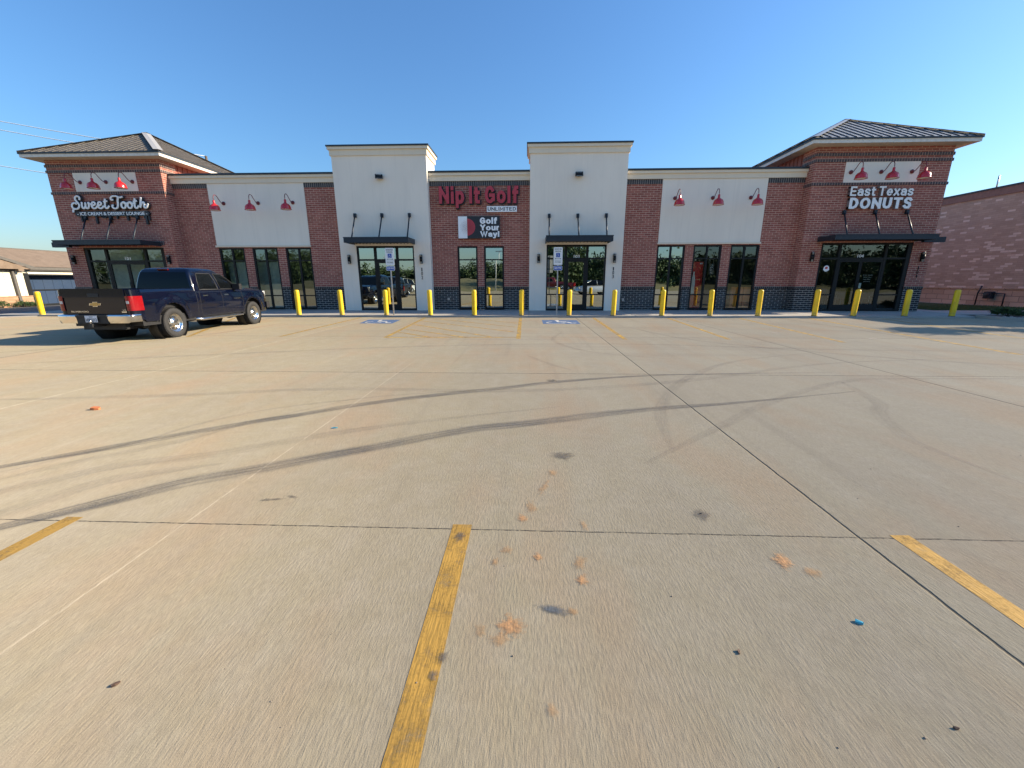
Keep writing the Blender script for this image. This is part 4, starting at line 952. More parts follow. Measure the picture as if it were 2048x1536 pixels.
# ------------------------------------------------------------------ reserved parking signs
def parking_sign(x, lab, tilt):
    e = empty('parking_sign', (x, 15.98, .0625), label=lab, cat='parking sign', group='reserved parking signs')
    m = MB(); m.box(-.022, .022, -.008, .0, 0, 2.46); m.box(-.022, -.014, .0, .02, 0, 2.46); m.box(.014, .022, 0, .02, 0, 2.46); m.build('post', M['galv'], e)
    def rr(x0, x1, z0, z1, r, y0, y1, mat, nm, par):
        pts = []
        for cx, cz, a0 in ((x1-r, z0+r, -90), (x1-r, z1-r, 0), (x0+r, z1-r, 90), (x0+r, z0+r, 180)):
            for i in range(5): a = math.radians(a0+i*22.5); pts.append((cx+r*math.cos(a), cz+r*math.sin(a)))
        mm = MB(); mm.prism(pts, y0, y1); o = mm.build(nm, mat); o.parent = par; return o
    p = rr(-.165, .165, 1.86, 2.49, .03, -.014, -.009, M['sign_white'], 'sign_plate', e)
    m = MB(); m.box(-.075, .075, -.0155, -.0145, 2.135, 2.285, 0); wheelchair(m, lambda u, v: (-.06+.12*u, -.0165, 2.145+.13*v), 1, mi=1); 
    m.box(-.10, .10, -.0155, -.0145, 2.078, 2.09, 2); 
    for s in (-1, 1): m.face([(s*.12, -.0155, 2.084), (s*.085, -.0155, 2.060), (s*.085, -.0155, 2.108)], 2)
    m.box(-.13, .13, -.0155, -.0145, 2.018, 2.024, 2)
    o = m.build('sign_symbols', [M['sign_blue'], M['sign_white'], M['sign_ink']]); o.parent = p
    for s, w, z0, z1 in (('RESERVED', .13, 2.395, 2.45), ('PARKING', .11, 2.315, 2.37), ('STATE PERMIT', .12, 1.94, 1.985)):
        o = text_mesh(s, -w, w, z0, z1, -.0145, .001, M['sign_ink'], 'sign_lettering', bold=.01); o.parent = p
    p = rr(-.16, .165, 1.665, 1.83, .03, -.014, -.009, M['sign_white'], 'fine_plate', e)
    rr(-.148, .153, 1.677, 1.818, .025, -.0155, -.0145, M['sign_blue'], 'fine_face', p)
    o = text_mesh('$250 FINE', -.12, .125, 1.71, 1.785, -.016, .001, M['letter_white'], 'fine_lettering', bold=.012); o.parent = p
M['sign_ink'] = simple('sign_dark_ink', (.02, .07, .09), .5)
parking_sign(-5.23, 'reserved parking sign on a thin post in front of door 102', 0)
parking_sign(1.11, 'reserved parking sign on a thin post in front of door 103', 0)
# small wall boxes
for x, y, z, lab in ((-3.60, Y0, .55, 'small grey outlet box on the black brick left of the golf shop windows'), (4.25, Y0, .52, 'small grey outlet box on the black brick right of white tower 103')):
    m = MB(); m.box(-.045, .045, -.05, -.002, -.06, .06); m.box(-.035, .035, -.06, -.051, -.05, .05); o = m.build('outlet_box', M['galv'], loc=(x, y, z), bevel=.005); tag(o, lab, 'outlet box')
# ------------------------------------------------------------------ inside the shops
e = empty('vending_machine', (7.52, 19.12, .07), label='red vending machine with a pale bottle shape, seen through the wing window', cat='vending machine')
m = MB(); m.box(-.30, .22, 0, .7, 0, 2.08); m.build('cabinet', M['vend_red'], e, bevel=.02)
m = MB(); prof = [(.0, .64), (.085, .64), (.09, .70), (.075, 1.0), (.088, 1.15), (.075, 1.35), (.032, 1.55), (.03, 1.66), (0, 1.66)]
m.face([(-.16+a, -.024, b) for a, b in prof]+[(-.16-a, -.024, b) for a, b in reversed(prof[1:-1])]); m.build('bottle_panel', M['letter_white'], e)
m = MB(); m.box(.05, .18, -.03, -.021, 1.98, 2.04); m.build('label_plate', M['letter_white'], e)
for x, w, lab in ((9.36, .50, 'terracotta booth seat, left one, seen through the wing window beside the donut tower'), (9.80, .30, 'terracotta booth seat, right one, seen through the wing window beside the donut tower')):
    e = empty('booth_seat', (x, 19.15, .07), label=lab, cat='booth seat', group='booth seats inside the donut shop')
    m = MB(); m.box(-w/2, w/2, 0, .12, 0, 1.0); m.build('backrest', M['terracotta'], e, bevel=.02)
    m = MB(); m.box(-w/2, w/2, .125, .6, .08, .45); m.build('seat', M['terracotta'], e, bevel=.02)
e = empty('open_sign', (8.07, Y0+.16, 1.62), label='vertical open sign hanging inside the wing window', cat='open sign')
m = MB(); m.box(-.10, .10, 0, .03, 0, .44); m.build('sign_board', M['letter_side'], e, bevel=.004)
for k, ch in enumerate('OPEN'):
    o = text_mesh(ch, -.045, .045, .335-k*.10, .41-k*.10, -.002, .002, M['letter_white'], 'sign_lettering', bold=0); o.parent = e
m = MB()
m.box(-.09, .09, -.005, -.002, .428, .432); m.box(-.09, .09, -.005, -.002, .01, .014); m.box(-.09, -.086, -.005, -.002, .014, .428); m.box(.086, .09, -.005, -.002, .014, .428); m.build('sign_border', M['letter_white'], e)
# chairs and tables in the donut shop
def cafe_table(x, y, lab):
    e = empty('cafe_table', (x, y, .07), label=lab, cat='table', group='tables inside the donut shop')
    m = MB(); m.box(-.38, .38, -.38, .38, .72, .76); m.build('table_top', M['chairdark'], e); m = MB(); m.tube([(0, 0, 0), (0, 0, .72)], .04); m.box(-.25, .25, -.25, .25, 0, .03); m.build('pedestal', M['chairdark'], e)
cafe_table(12.75, 20.6, 'dark square table behind the left pane of the donut shop entrance'); cafe_table(15.2, 20.3, 'dark square table behind the right pane of the donut shop entrance')
def cafe_chair(x, y, rz, lab):
    e = empty('cafe_chair', (x, y, .07), rz, label=lab, cat='chair', group='chairs inside the donut shop')
    m = MB(); m.box(-.2, .2, -.2, .2, .44, .48); m.build('seat', M['chairdark'], e); m = MB(); m.box(-.2, .2, .17, .2, .6, .92); m.build('backrest', M['chairdark'], e)
    for a in (-.18, .18):
        for b in (-.18, .18): m = MB(); m.tube([(a, b, 0), (a, b, .44 if b < 0 else .9)], .014, 6); m.build('leg', M['galv'], e)
for x, y, rz, lab in ((12.6, 19.7, 0, 'dark chair behind the left pane of the donut shop entrance'), (13.6, 20.0, 1.2, 'dark chair behind the left leaf of the donut shop door'), (14.4, 20.2, 2, 'dark chair behind the right leaf of the donut shop door'), (15.4, 19.4, 3.1, 'dark chair behind the right pane of the donut shop entrance')): cafe_chair(x, y, rz, lab)
# window decals
yg = YC+.08-.012
def decal(name, lab, cat, x, z): return empty(name, (x, yg, z), label=lab, cat=cat)
e = decal('window_decal', 'round white and red donut shop decal on the left entrance pane', 'window decal', 12.61, 1.84)
m = MB(); m.face([(.115*math.cos(a), 0, .125*math.sin(a)) for a in [2*math.pi*i/24 for i in range(24)]]); m.build('white_disc', M['letter_white'], e)
m = MB(); m.box(-.05, .05, -.003, -.001, -.02, .07); m.build('red_mark', M['letter_red'], e)
m = MB(); m.prism([(-.115, -.075), (.115, -.075), (.13, -.02), (-.13, -.02)], -.004, -.002); m.build('ribbon_band', M['letter_white'], e)
e = decal('window_decal', 'four short lines of white opening hours on the donut shop door', 'window decal', 14.37, 1.44)
for k, (s, w) in enumerate((('Monday - Saturday', .20), ('5:00 am - 1:00 pm', .17), ('Sunday 6:00 am', .15), ('phone orders', .13))):
    o = text_mesh(s, -w, w, .10-k*.088, .145-k*.088, 0, .002, M['letter_white'], 'lettering', bold=.01); o.parent = e
e = decal('window_notice', 'pink and white paper notice taped to the donut shop door', 'notice', 14.10, 1.15)
m = MB(); m.box(-.07, .07, -.003, 0, -.12, .09); m.build('paper', M['notice'] if 'notice' in M else M['letter_white'], e)
# ------------------------------------------------------------------ neighbour on the left
X = -34.0
NB = empty('neighbour_building', (X, 27, -.34), label='low tan-roofed building with white siding and stone base at the far left', cat='building')
M['shingle'] = ground('tan_shingle', (.20, .145, .10), (.26, .19, .135), 2.5, .95, .01, 25)
M['white_siding'] = simple('white_board_siding', (.72, .66, .52), .75, 0, .04, 1)
M['stone'] = brick('ledge_stone', (.34, .18, .09), (.48, .30, .18), (.30, .22, .15), bw=.5, bh=.11, ms=.02)
M['shaded_blue_panel'] = simple('shaded_blue_grey_door', (.018, .042, .09), .8, 0, .05, 1)  # shade lying on the door is put into its dark base colour
M['bargeboard'] = simple('grey_brown_trim', (.115, .105, .092), .8)
def nb(m, name, mats): return bpart(m, name, mats, NB)
YA, YB, YD = 14.0, 27.4, 46.0
m = MB(); m.face([(X, YA, .4), (X, YB, .4), (X, YB, 2.3), (X, YA, 2.3)]); m.face([(X, YB, 1.83), (X, YD, 1.83), (X, YD, 2.3), (X, YB, 2.3)]); m.face([(X-9, YA, -.34), (X, YA, -.34), (X, YA, 2.3), (X-9, YA, 2.3)])
for k in range(40):
    y = YA+k*.45
    if y < YB-.1: m.box(X, X+.02, y, y+.03, .4, 2.3)
m.box(X, X+.025, YA, YB, 1.66, 1.69)
nb(m, 'siding_wall', M['white_siding'])
m = MB(); m.box(X-.02, X+.09, YA, YB, -.40, .36); m.box(X-.02, X+.12, YA, YB, .362, .41); nb(m, 'stone_base', M['stone'])
m = MB(); m.face([(X-.55, YB+.1, -.34), (X-.55, YD, -.34), (X-.55, YD, 1.83), (X-.55, YB+.1, 1.83)])
for k in range(30): y = YB+.1+k*.62; m.box(X-.56, X-.535, y, y+.02, -.3, 1.8)
m.face([(X-.55, YB+.1, -.34), (X, YB+.1, -.34), (X, YB+.1, 1.83), (X-.55, YB+.1, 1.83)])
nb(m, 'panel_door', M['shaded_blue_panel'])
m = MB(); m.box(X-.54, X+.05, YB-.16, YB+.1, -.34, 1.9); m.box(X-.5, X+.05, YB+.1, YD, 1.75, 1.84); m.box(X-.53, X-.50, YB+.1, YD, .72, .80); m.box(X-.53, X-.50, YB+.1, YD, -.34, -.20); nb(m, 'door_frame', M['black'])
m = MB(); m.face([(X+.22, YA-.4, 2.32), (X+.22, YD, 2.32), (X-3.0, YD, 3.63), (X-3.0, YA-.4, 3.63)]); m.face([(X-3.0, YA-.4, 3.63), (X-3.0, YD, 3.63), (X-6.5, YD, 2.32), (X-6.5, YA-.4, 2.32)])
# small cross gable
m.face([(X+.5, 27.45, 2.30), (X+.5, 24.6, 3.28), (X-2.1, 24.6, 3.30)]); m.face([(X+.5, 21.7, 2.30), (X+.5, 24.6, 3.28), (X-2.1, 24.6, 3.30)])
rf = nb(m, 'shingle_roof', M['shingle'])
m = MB(); m.box(X-3.08, X-2.92, YA-.4, YD, 3.60, 3.665); o = m.build('ridge_cap', M['bargeboard']); o.parent = rf
m = MB(); m.box(X+.18, X+.24, YA-.4, YD, 2.12, 2.30); m.box(X+.02, X+.18, YA-.4, YD, 2.06, 2.11); 
m.face([(X+.52, 27.6, 2.14), (X+.52, 27.6, 2.32), (X+.52, 24.6, 3.36), (X+.52, 24.6, 3.17)]); m.face([(X+.52, 21.6, 2.14), (X+.52, 21.6, 2.32), (X+.52, 24.6, 3.36), (X+.52, 24.6, 3.17)])
nb(m, 'fascia', M['bargeboard'])
m = MB(); m.face([(X+.46, 27.4, 2.14), (X+.46, 21.8, 2.14), (X+.46, 24.6, 3.2)]); m.box(X+.25, X+.46, 26.7, 27.0, 2.0, 2.14); nb(m, 'gable_end', M['shingle'])
m = MB(); m.box(X+.03, X+.16, 26.55, 26.70, -.34, 2.1); nb(m, 'downspout', M['bargeboard'])
# ------------------------------------------------------------------ tan block building on the right
RB = empty('block_building', (24.5, 20, 0), label='large tan block building with scattered pale blocks along the right edge', cat='building')
n = NT('tan_blockwork'); uv = n.coord('UV'); b = n.n('TexBrick'); n.put(b.inputs[0], uv); b.inputs['Scale'].default_value = 1; b.inputs['Brick Width'].default_value = .36; b.inputs['Row Height'].default_value = .105
b.inputs['Mortar Size'].default_value = .004; b.inputs['Color1'].default_value = (0, 0, 0, 1); b.inputs['Color2'].default_value = (1, 1, 1, 1); b.inputs['Mortar'].default_value = (.4, .4, .4, 1)
c1 = n.ramp(b.outputs[0], [(0, (.42, .31, .235)), (.74, (.50, .38, .295)), (.86, (.49, .36, .27)), (.885, (.68, .55, .46)), (1, (.72, .60, .50))])
g = n.noise(n.mapping(n.coord(), scale=(1, .15, 1)), .8, 4, .6); c1 = n.mix(n.rng(g, .35, .7, 0, .2), c1, (.34, .23, .17))
c1 = n.mix(b.outputs['Fac'], c1, (.34, .24, .18)); f = n.noise(n.coord(), 30, 4, .7); n.set(col=c1, rough=.95, normal=n.bump(f, .7, .03)); M['tanblock'] = n.m
M['tanstone'] = brick('tan_base_stone', (.38, .26, .18), (.58, .43, .32), (.30, .22, .17), bw=.7, bh=.28, ms=.03)
X = 24.5; YE = 15.1
def rb(m, name, mats): return bpart(m, name, mats, RB)
m = MB(); m.face([(X, 60, .95), (X, YE, .95), (X, YE, 5.62), (X, 60, 5.62)]); m.face([(X, YE, .95), (X+30, YE, .95), (X+30, YE, 5.62), (X, YE, 5.62)]); m.face([(X, YE, 5.6), (X+30, YE, 5.6), (X+30, 60, 5.6), (X, 60, 5.6)]); rb(m, 'block_wall', M['tanblock'])
m = MB(); m.box(X-.10, X+.02, YE-.1, 60, 0, .90); m.box(X+.02, X+30, YE-.1, YE+.02, 0, .9); m.box(X-.15, X+.02, YE-.15, 60, .902, .955); m.box(X+.02, X+30, YE-.15, YE+.02, .902, .955); rb(m, 'stone_base', M['tanstone'])
m = MB(); m.box(X-.06, X+.3, YE-.06, 60, 5.62, 5.98); m.box(X+.3, X+30, YE-.06, YE+.3, 5.62, 5.98); rb(m, 'parapet_band', M['tancap'] if 'tancap' in M else simple('brown_band', (.24, .14, .11), .8))
m = MB(); m.box(X-.10, X+.34, YE-.10, 60, 5.982, 6.07); m.box(X+.34, X+30, YE-.1, YE+.34, 5.982, 6.07); rb(m, 'coping', M['coping'])
m = MB(); m.box(X-.35, X-.10, 20, 60, -.02, .06); tag(m.build('mow_strip', M['sidewalk']), kind='structure')
m = MB(); m.tube([(X+.35, 24.6, 5.9), (X+.35, 24.6, 6.72)], .035, 8); tag(m.build('vent_pipe', M['galv']), 'thin grey pipe standing above the roof edge of the tan building', 'pipe')
e = empty('gas_meter', (X-.15, 22.9, .06), label='dark gas meter with pipes against the stone base of the tan building', cat='gas meter')
m = MB(); m.box(-.30, -.08, -.22, .16, .35, .72); m.lathe([(0, -.02), (.13, -.02), (.13, .02), (0, .02)], (-.31, -.03, .54), 'x', 16); m.build('meter_body', M['navy'], e, bevel=.02)
m = MB(); m.tube([(-.18, -.75, 0), (-.18, -.75, .62), (-.18, -.10, .62)], .03, 8); m.tube([(-.18, .10, .62), (-.18, .55, .62), (-.18, .55, 0)], .03, 8); m.tube([(-.18, .55, .62), (-.05, .55, 1.0)], .03, 8); m.build('pipework', M['navy'], e)
# ------------------------------------------------------------------ planting
M['leafA'] = ground('leaf_green', (.045, .085, .022), (.085, .13, .035), 6, .7, .0, 3); M['leafB'] = ground('leaf_dark', (.022, .05, .016), (.045, .08, .022), 6, .7, .0, 3); M['bark'] = ground('bark', (.10, .075, .055), (.16, .12, .09), 5, .95, .01, 30)
def leaf(m, p, d, L, w, mi=0, rnd=random):
    d = Vector(d).normalized(); s = d.cross(Vector((rnd.uniform(-1, 1), rnd.uniform(-1, 1), rnd.uniform(-.3, 1)))).normalized()*w; p = Vector(p); q = p+d*L*.5; q.z += L*.06
    m.face([p, q+s, p+d*L, q-s], mi)
def bush(x, y, z, R, H, n, lab, name='shrub', L=.12, w=.02, seed=1, stems=9, spiky=False):
    rnd = random.Random(seed); e = empty(name, (x, y, z), label=lab, cat=name); m = MB(); st = MB()
    tips = []
    for k in range(stems):
        a = rnd.uniform(0, 6.28); r = R*rnd.uniform(.2, .95); t = Vector((r*math.cos(a), r*math.sin(a), H*rnd.uniform(.5, 1)*(1-.5*r/R))); mid = t*.5+Vector((0, 0, H*.15)); st.tube([(0, 0, 0), mid, t], [.012, .008, .004], 5); tips.append((mid, t))
    for k in range(n):
        a, b = rnd.choice(tips); f = rnd.random(); p = (a.lerp(b, f)) + Vector((rnd.gauss(0, R*.16), rnd.gauss(0, R*.16), rnd.gauss(0, H*.10)))
        p.z = max(.01, p.z); d = (p.normalized()+Vector((rnd.gauss(0, .7), rnd.gauss(0, .7), rnd.gauss(.1, .5)))) if not spiky else (p.normalized()+Vector((rnd.gauss(0, .3), rnd.gauss(0, .3), .4)))
        leaf(m, p, d, L*rnd.uniform(.6, 1.3), w*rnd.uniform(.7, 1.3), rnd.choice((0, 0, 1)), rnd)
    m.build('foliage', [M['leafA'], M['leafB']], e); st.build('stem', M['bark'], e); return e
bush(17.75, 16.0, .04, .40, .34, 900, 'small dark shrub nearest the walk at the right planting bed', seed=2)
bush(19.4, 15.35, .04, .85, .46, 2600, 'wide low shrub in the right planting bed at the frame edge', seed=3, stems=16)
bush(-22.3, 14.9, -.05, .75, .45, 1500, 'green spiky clump of weeds at the left corner of the lot', name='grass_clump', L=.35, w=.012, seed=4, spiky=True, stems=14)
bush(-24.6, 14.3, -.1, .6, .30, 900, 'sparse low weeds further left beside the lot edge', name='grass_clump', L=.3, w=.012, seed=5, spiky=True)
for k, (y, h, lab) in enumerate(((25.2, .45, 'small shrub at the stone base left of the neighbour downspout'), (26.4, .5, 'small shrub at the stone base beside the neighbour downspout'), (24.0, .35, 'low shrub at the stone base at the far left edge'), (27.0, .3, 'tiny shrub at the stone base nearest the blue door'))):
    bush(-33.5, y, -.34, .5, h, 500, lab, seed=10+k)
# grass blades on the lawn
rnd = random.Random(9); m = MB()
for k in range(9000):
    x = rnd.uniform(17.95, 24.1); y = 19.04+abs(rnd.gauss(0, 2.2)); 
    if x < 24 : leaf(m, (x, y, .045), (rnd.gauss(0, .4), rnd.gauss(0, .4), 1), rnd.uniform(.04, .09), .006, 0, rnd)
tag(m.build('grass', M['leafA']), kind='stuff')
# pebbles in the bed
m = MB()
for k in range(260):
    t = rnd.random(); x = 17+t*6.5+rnd.uniform(-.3, .5); y = 14.15-.22*(x-17)+rnd.random()*1.9; s = rnd.uniform(.02, .06)
    m.lathe([(0, -s*.4), (s*.8, -s*.2), (s, 0), (s*.7, s*.4), (0, s*.5)], (x, y, .045), 'z', 7)
tag(m.build('bed_stones', M['sidewalk']), kind='stuff')
def tree(x, y, z, H, R, n, name, lab, cat, seed, group=None, L=.2, par=None, low=.35):
    rnd = random.Random(seed); e = empty(name, (x, y, z), label=lab, cat=cat, group=group); t = MB(); m = MB()
    top = Vector((0, 0, H*.8)); t.tube([(0, 0, 0), (.05, .02, H*.3), (-.03, .05, H*.55), top], [.02*H, .015*H, .011*H, .004*H], 8)
    cl = []
    for k in range(int(12+R*3)):
        a = rnd.uniform(0, 6.28); hz = H*rnd.uniform(low, 1); rr = R*rnd.uniform(.25, 1)*math.sqrt(max(.05, 1-((hz/H-.62)/.5)**2)); c = Vector((rr*math.cos(a), rr*math.sin(a), hz)); cl.append((c, R*rnd.uniform(.22, .42)))
        t.tube([(0, 0, hz*.62), c*.6+Vector((0, 0, hz*.25)), c], [.008*H, .005*H, .002*H], 5)
    for k in range(n):
        c, r = rnd.choice(cl); p = c+Vector((rnd.gauss(0, r*.55), rnd.gauss(0, r*.55), rnd.gauss(0, r*.45)))
        leaf(m, p, (rnd.gauss(0, 1), rnd.gauss(0, 1), rnd.gauss(0, .7)), L*rnd.uniform(.7, 1.4), L*.3, rnd.choice((0, 1)), rnd)
    m.build('crown', [M['leafA'], M['leafB']], e); t.build('trunk', M['bark'], e); return e
tree(21.7, 13.2, .04, 5.7, .95, 2600, 'young_tree', 'young tree just outside the right edge casting a leafy shadow on the lot', 'tree', 21, L=.16, low=.58)
# woods beyond the field behind the viewer
rnd = random.Random(33); m = MB()
def clumps(x0, x1, y, H, step, L):
    x = x0
    while x < x1:
        h = H*rnd.uniform(.7, 1.15)
        for c in range(26):
            cc = Vector((x+rnd.gauss(0, step*.6), y+rnd.gauss(0, 2.5), h*rnd.uniform(.05, 1)-.3)); r = H*rnd.uniform(.08, .16)
            for q in range(50): leaf(m, cc+Vector((rnd.gauss(0, r), rnd.gauss(0, r*.7), rnd.gauss(0, r*.8))), (rnd.gauss(0, 1), rnd.gauss(0, 1), rnd.gauss(0, 1)), L, L*.35, rnd.choice((0, 1)), rnd)
        x += step
clumps(-125, -58, -85, 9.0, 2.4, .6); clumps(-70, -6, -95, 6.2, 2.4, .6); clumps(-10, 3, -84, 5.5, 2.2, .6); clumps(3, 9.5, -44, 8.5, 1.3, .5); clumps(9, 110, -48, 6.4, 1.8, .52)
tag(m.build('woods', [M['leafA'], M['leafB']]), kind='stuff')
# ------------------------------------------------------------------ pickup truck
def paint_mat(name, col, coat=1, metal=.25, rough=.32):
    n = NT(name); c = n.coord(); fl = n.noise(c, 900, 2, .5); d = n.noise(c, 2.2, 4, .6)
    cc = n.mix(n.rng(fl, .35, .65), tuple(x*.85 for x in col), tuple(min(1, x*1.2) for x in col)); sz = n.n('SeparateXYZ'); n.put(sz.inputs[0], c)
    dust = n.math('MULTIPLY', n.rng(sz.outputs[2], .35, .95, .07, .0), n.rng(d, .3, .7, .4, 1)); cc = n.mix(dust, cc, (.09, .085, .08))
    n.set(col=cc, rough=n.math('ADD', rough, n.math('MULTIPLY', dust, .8)), metal=metal, coat=coat*.8, spec=.15); n.b.inputs['Coat Roughness'].default_value = .04; return n.m
M['bluepaint'] = paint_mat('dark_blue_metallic_paint', (.0012, .0028, .012), metal=.0, rough=.25); M['carglass'] = simple('dark_car_glass', (.004, .005, .006), .05, 0, .02, spec=.22)
M['tyre'] = simple('tyre_rubber', (.030, .029, .028), .8, 0, .2, 20); M['plastic'] = simple('black_plastic', (.018, .018, .019), .55)
M['tail_red'] = simple('red_lamp_lens', (.27, .005, .009), .15, 0, .1, 30, coat=.6); M['lens_clear'] = simple('clear_lamp_lens', (.62, .62, .62), .15, .2, .06, 30, coat=.6); M['dim_lens'] = simple('dark_red_lens', (.12, .004, .006), .2); M['gold'] = simple('gold_badge', (.62, .40, .14), .3, .7, .05)
M['headlens'] = M['lens_clear']; M['plate'] = simple('plate_white', (.72, .73, .76), .45)
WB = 3.645; RA = .515
def archz(y):
    for yc_ in (0, WB):
        d = abs(y-yc_)
        if d < RA: return .41+math.sqrt(RA*RA-d*d)
    return 0
def zbot(y):
    b = .50 if y < -.5 else .47 if y < WB else .46
    if y < -.9: b = .56
    return max(b, archz(y))
def ztop(y):
    if y < .98: return 1.285-.012*(y+1.1)/2
    if y < 3.05: return 1.225
    return 1.225-.028*(y-3.05)-.075*max(0, (y-3.9))**2*1.6
def xs_(y, z):
    zt = ztop(y); x = .955
    x += .022*math.exp(-((z-.92)/.16)**2)
    if z > .95: x -= .22*(z-.95)**2*1.2
    if zt-z < .07: x -= .055*(1-(zt-z)/.07)**2
    if z < .66: x -= .10*(.66-z)
    for yc_ in (0, WB):
        r = math.hypot(y-yc_, z-.41)
        if r < .70: x += .028*max(0, min(1, (.70-r)/.12))
    if y > 4.0: x -= .42*((y-4.0)/1.0)**2.2*.55
    if y < -.95: x -= .06*((-.95-y)/.25)**2
    return x
def body_cols(y0, y1):
    ys_ = set(); y = y0
    while y < y1: ys_.add(round(y, 4)); y += .06
    ys_.add(y1)
    for yc_ in (0, WB):
        for k in range(25):
            a = math.pi*k/24; v = round(yc_-RA*math.cos(a), 4)
            if y0 < v < y1: ys_.add(v)
        for v in (yc_-RA-.004, yc_+RA+.004):
            if y0 < v < y1: ys_.add(round(v, 4))
    return sorted(ys_)
def side_panel(y0, y1, sgn, nz=16):
    m = MB(); cols = body_cols(y0, y1); V = []; F = []
    for y in cols:
        b, t = zbot(y), ztop(y)
        for k in range(nz+1):
            u = k/nz; z = b+(t-b)*(1-(1-u)**1.15); V.append((sgn*xs_(y, z), y, z))
    for i in range(len(cols)-1):
        for k in range(nz):
            q = (i*(nz+1)+k, (i+1)*(nz+1)+k, (i+1)*(nz+1)+k+1, i*(nz+1)+k+1); F.append(q if sgn > 0 else q[::-1])
    m.mesh(V, F)
    # arch lip and inner liner
    for yc_ in (0, WB):
        if y0 < yc_ < y1:
            V = []; F = []; n = 24
            for k in range(n+1):
                a = math.pi*k/n; y = yc_-RA*math.cos(a); z = max(.47, .41+RA*math.sin(a)); 
                V += [(sgn*xs_(y, z), y, z), (sgn*(xs_(y, z)-.04), y, z-.012)]
            for k in range(n): F.append((2*k, 2*k+1, 2*k+3, 2*k+2))
            m.mesh(V, F)
    return m
s_ = .885
def pickup(name, loc, rz, lab, paint, detailed=True, scale=s_, group=None):
    T = empty(name, loc, rz, label=lab, cat='pickup truck', group=group)
    T.scale = (scale*.95, scale, scale*1.03)
    def part(m, nm, mats, par=None, **k): o = m.build(nm, mats, **k); o.parent = par or T; return o
    P = M[paint]
    m = MB()
    for s in (-1, 1):
        q = side_panel(-1.16, 4.55, s); m.mesh(q.v, q.f)
    # hood, cowl and grille closing surface
    V = []; F = []; ny, nx = 18, 14
    for j in range(ny+1):
        y = 3.0+(4.55-3.0)*j/ny; xw = xs_(y, ztop(y)); zt = ztop(y)
        for i in range(nx+1):
            u = -1+2*i/nx; z = zt+.055*(1-u*u)*(1-.4*max(0, (y-4.2)/.35))+.018*(1 if .15 < abs(u) < .75 else 0)*(1-max(0, (y-4.3)/.25)); V.append((u*xw, y, z))
    for j in range(ny):
        for i in range(nx): a = j*(nx+1)+i; F.append((a, a+1, a+nx+2, a+nx+1))
    m.mesh(V, F)
    # nose
    V = []; F = []
    for j in range(9):
        z = .55+(ztop(4.55)+.02-.55)*j/8
        for i in range(nx+1):
            u = -1+2*i/nx; V.append((u*xs_(4.55, min(z, ztop(4.55))), 4.55+.20*(1-u*u)+.03*math.sin(math.pi*j/8), z))
    for j in range(8):
        for i in range(nx): a = j*(nx+1)+i; F.append((a, a+1, a+nx+2, a+nx+1))
    m.mesh(V, F)
    # bed rails
    for s in (-1, 1):
        x1_ = xs_(0, ztop(0)); a, b = sorted((s*x1_, s*(x1_-.10)))
        m.box(a, b, -1.10, .93, 1.268, 1.292)
    body = part(m, 'body', P)
    m = MB(); m.box(-.84, .84, -1.05, .93, .78, .80); m.box(-.86, -.84, -1.05, .93, .8, 1.285); m.box(.84, .86, -1.05, .93, .8, 1.285); m.box(-.86, .86, .92, .94, .8, 1.285)
    for s in (-1, 1): m.box(min(s*.84, s*.55), max(s*.84, s*.55), -.42, .42, .80, 1.02)
    part(m, 'cargo_bed', M['plastic'])
    m = MB(); m.box(-.90, .90, -.95, 4.45, .40, .62); m.box(-.55, .55, -1.1, 4.6, .33, .55); 
    for yc_ in (0, WB):
        for s in (-1, 1):
            m.lathe([(0, s*.62), (.56, s*.62), (.56, s*.90)], (0, yc_, .43), 'x', 24)
        m.tube([(-.8, yc_, .38), (.8, yc_, .38)], .05, 10); m.lathe([(0, -.16), (.13, -.1), (.15, 0), (.13, .1), (0, .16)], (0, yc_, .36), 'x', 14)
    m.tube([(.35, .6, .33), (.42, .2, .36), (.62, -.35, .36), (.72, -.75, .36)], .04, 8)
    part(m, 'underbody', M['plastic'])
    # tailgate
    m = MB(); yb = -1.185
    m.box(-.80, .80, yb, yb+.06, .70, 1.30); m.box(-.80, .80, yb-.022, yb-.001, 1.10, 1.285); m.box(-.77, .77, yb-.012, yb-.001, .73, 1.07); m.box(-.80, .80, yb-.03, yb+.05, 1.285, 1.31)
    tg = part(m, 'tailgate', P, bevel=.010)
    m = MB(); m.box(-.14, .14, yb-.032, yb-.022, 1.115, 1.20); part(m, 'tailgate_handle', M['plastic'], tg, bevel=.004)
    m = MB(); w, h = .145, .05; bow = [(-w, -h*.45), (-w*.40, -h*.45), (-w*.46, -h), (w*.34, -h), (w*.42, -h*.45), (w*.86, -h*.45), (w, h*.45), (w*.40, h*.45), (w*.46, h), (-w*.34, h), (-w*.42, h*.45), (-w*.88, h*.45)]
    m.prism([(a*1.1, b*1.15+.945) for a, b in bow], yb-.022, yb-.012, 1); m.prism([(a*.95, b*.92+.945) for a, b in bow], yb-.026, yb-.0225, 0); part(m, 'emblem', [M['gold'], M['chrome']], tg)
    o = text_mesh('SILVERADO', -.66, -.21, .755, .790, yb-.012, .006, M['chrome'], 'badge', bold=.02); o.parent = tg
    o = text_mesh('LS', .68, .76, .79, .825, yb-.012, .006, M['chrome'], 'badge', bold=.02); o.parent = tg
    m = MB(); m.box(.64, .77, yb-.016, yb-.012, .745, .775); part(m, 'badge', M['chrome'], tg)
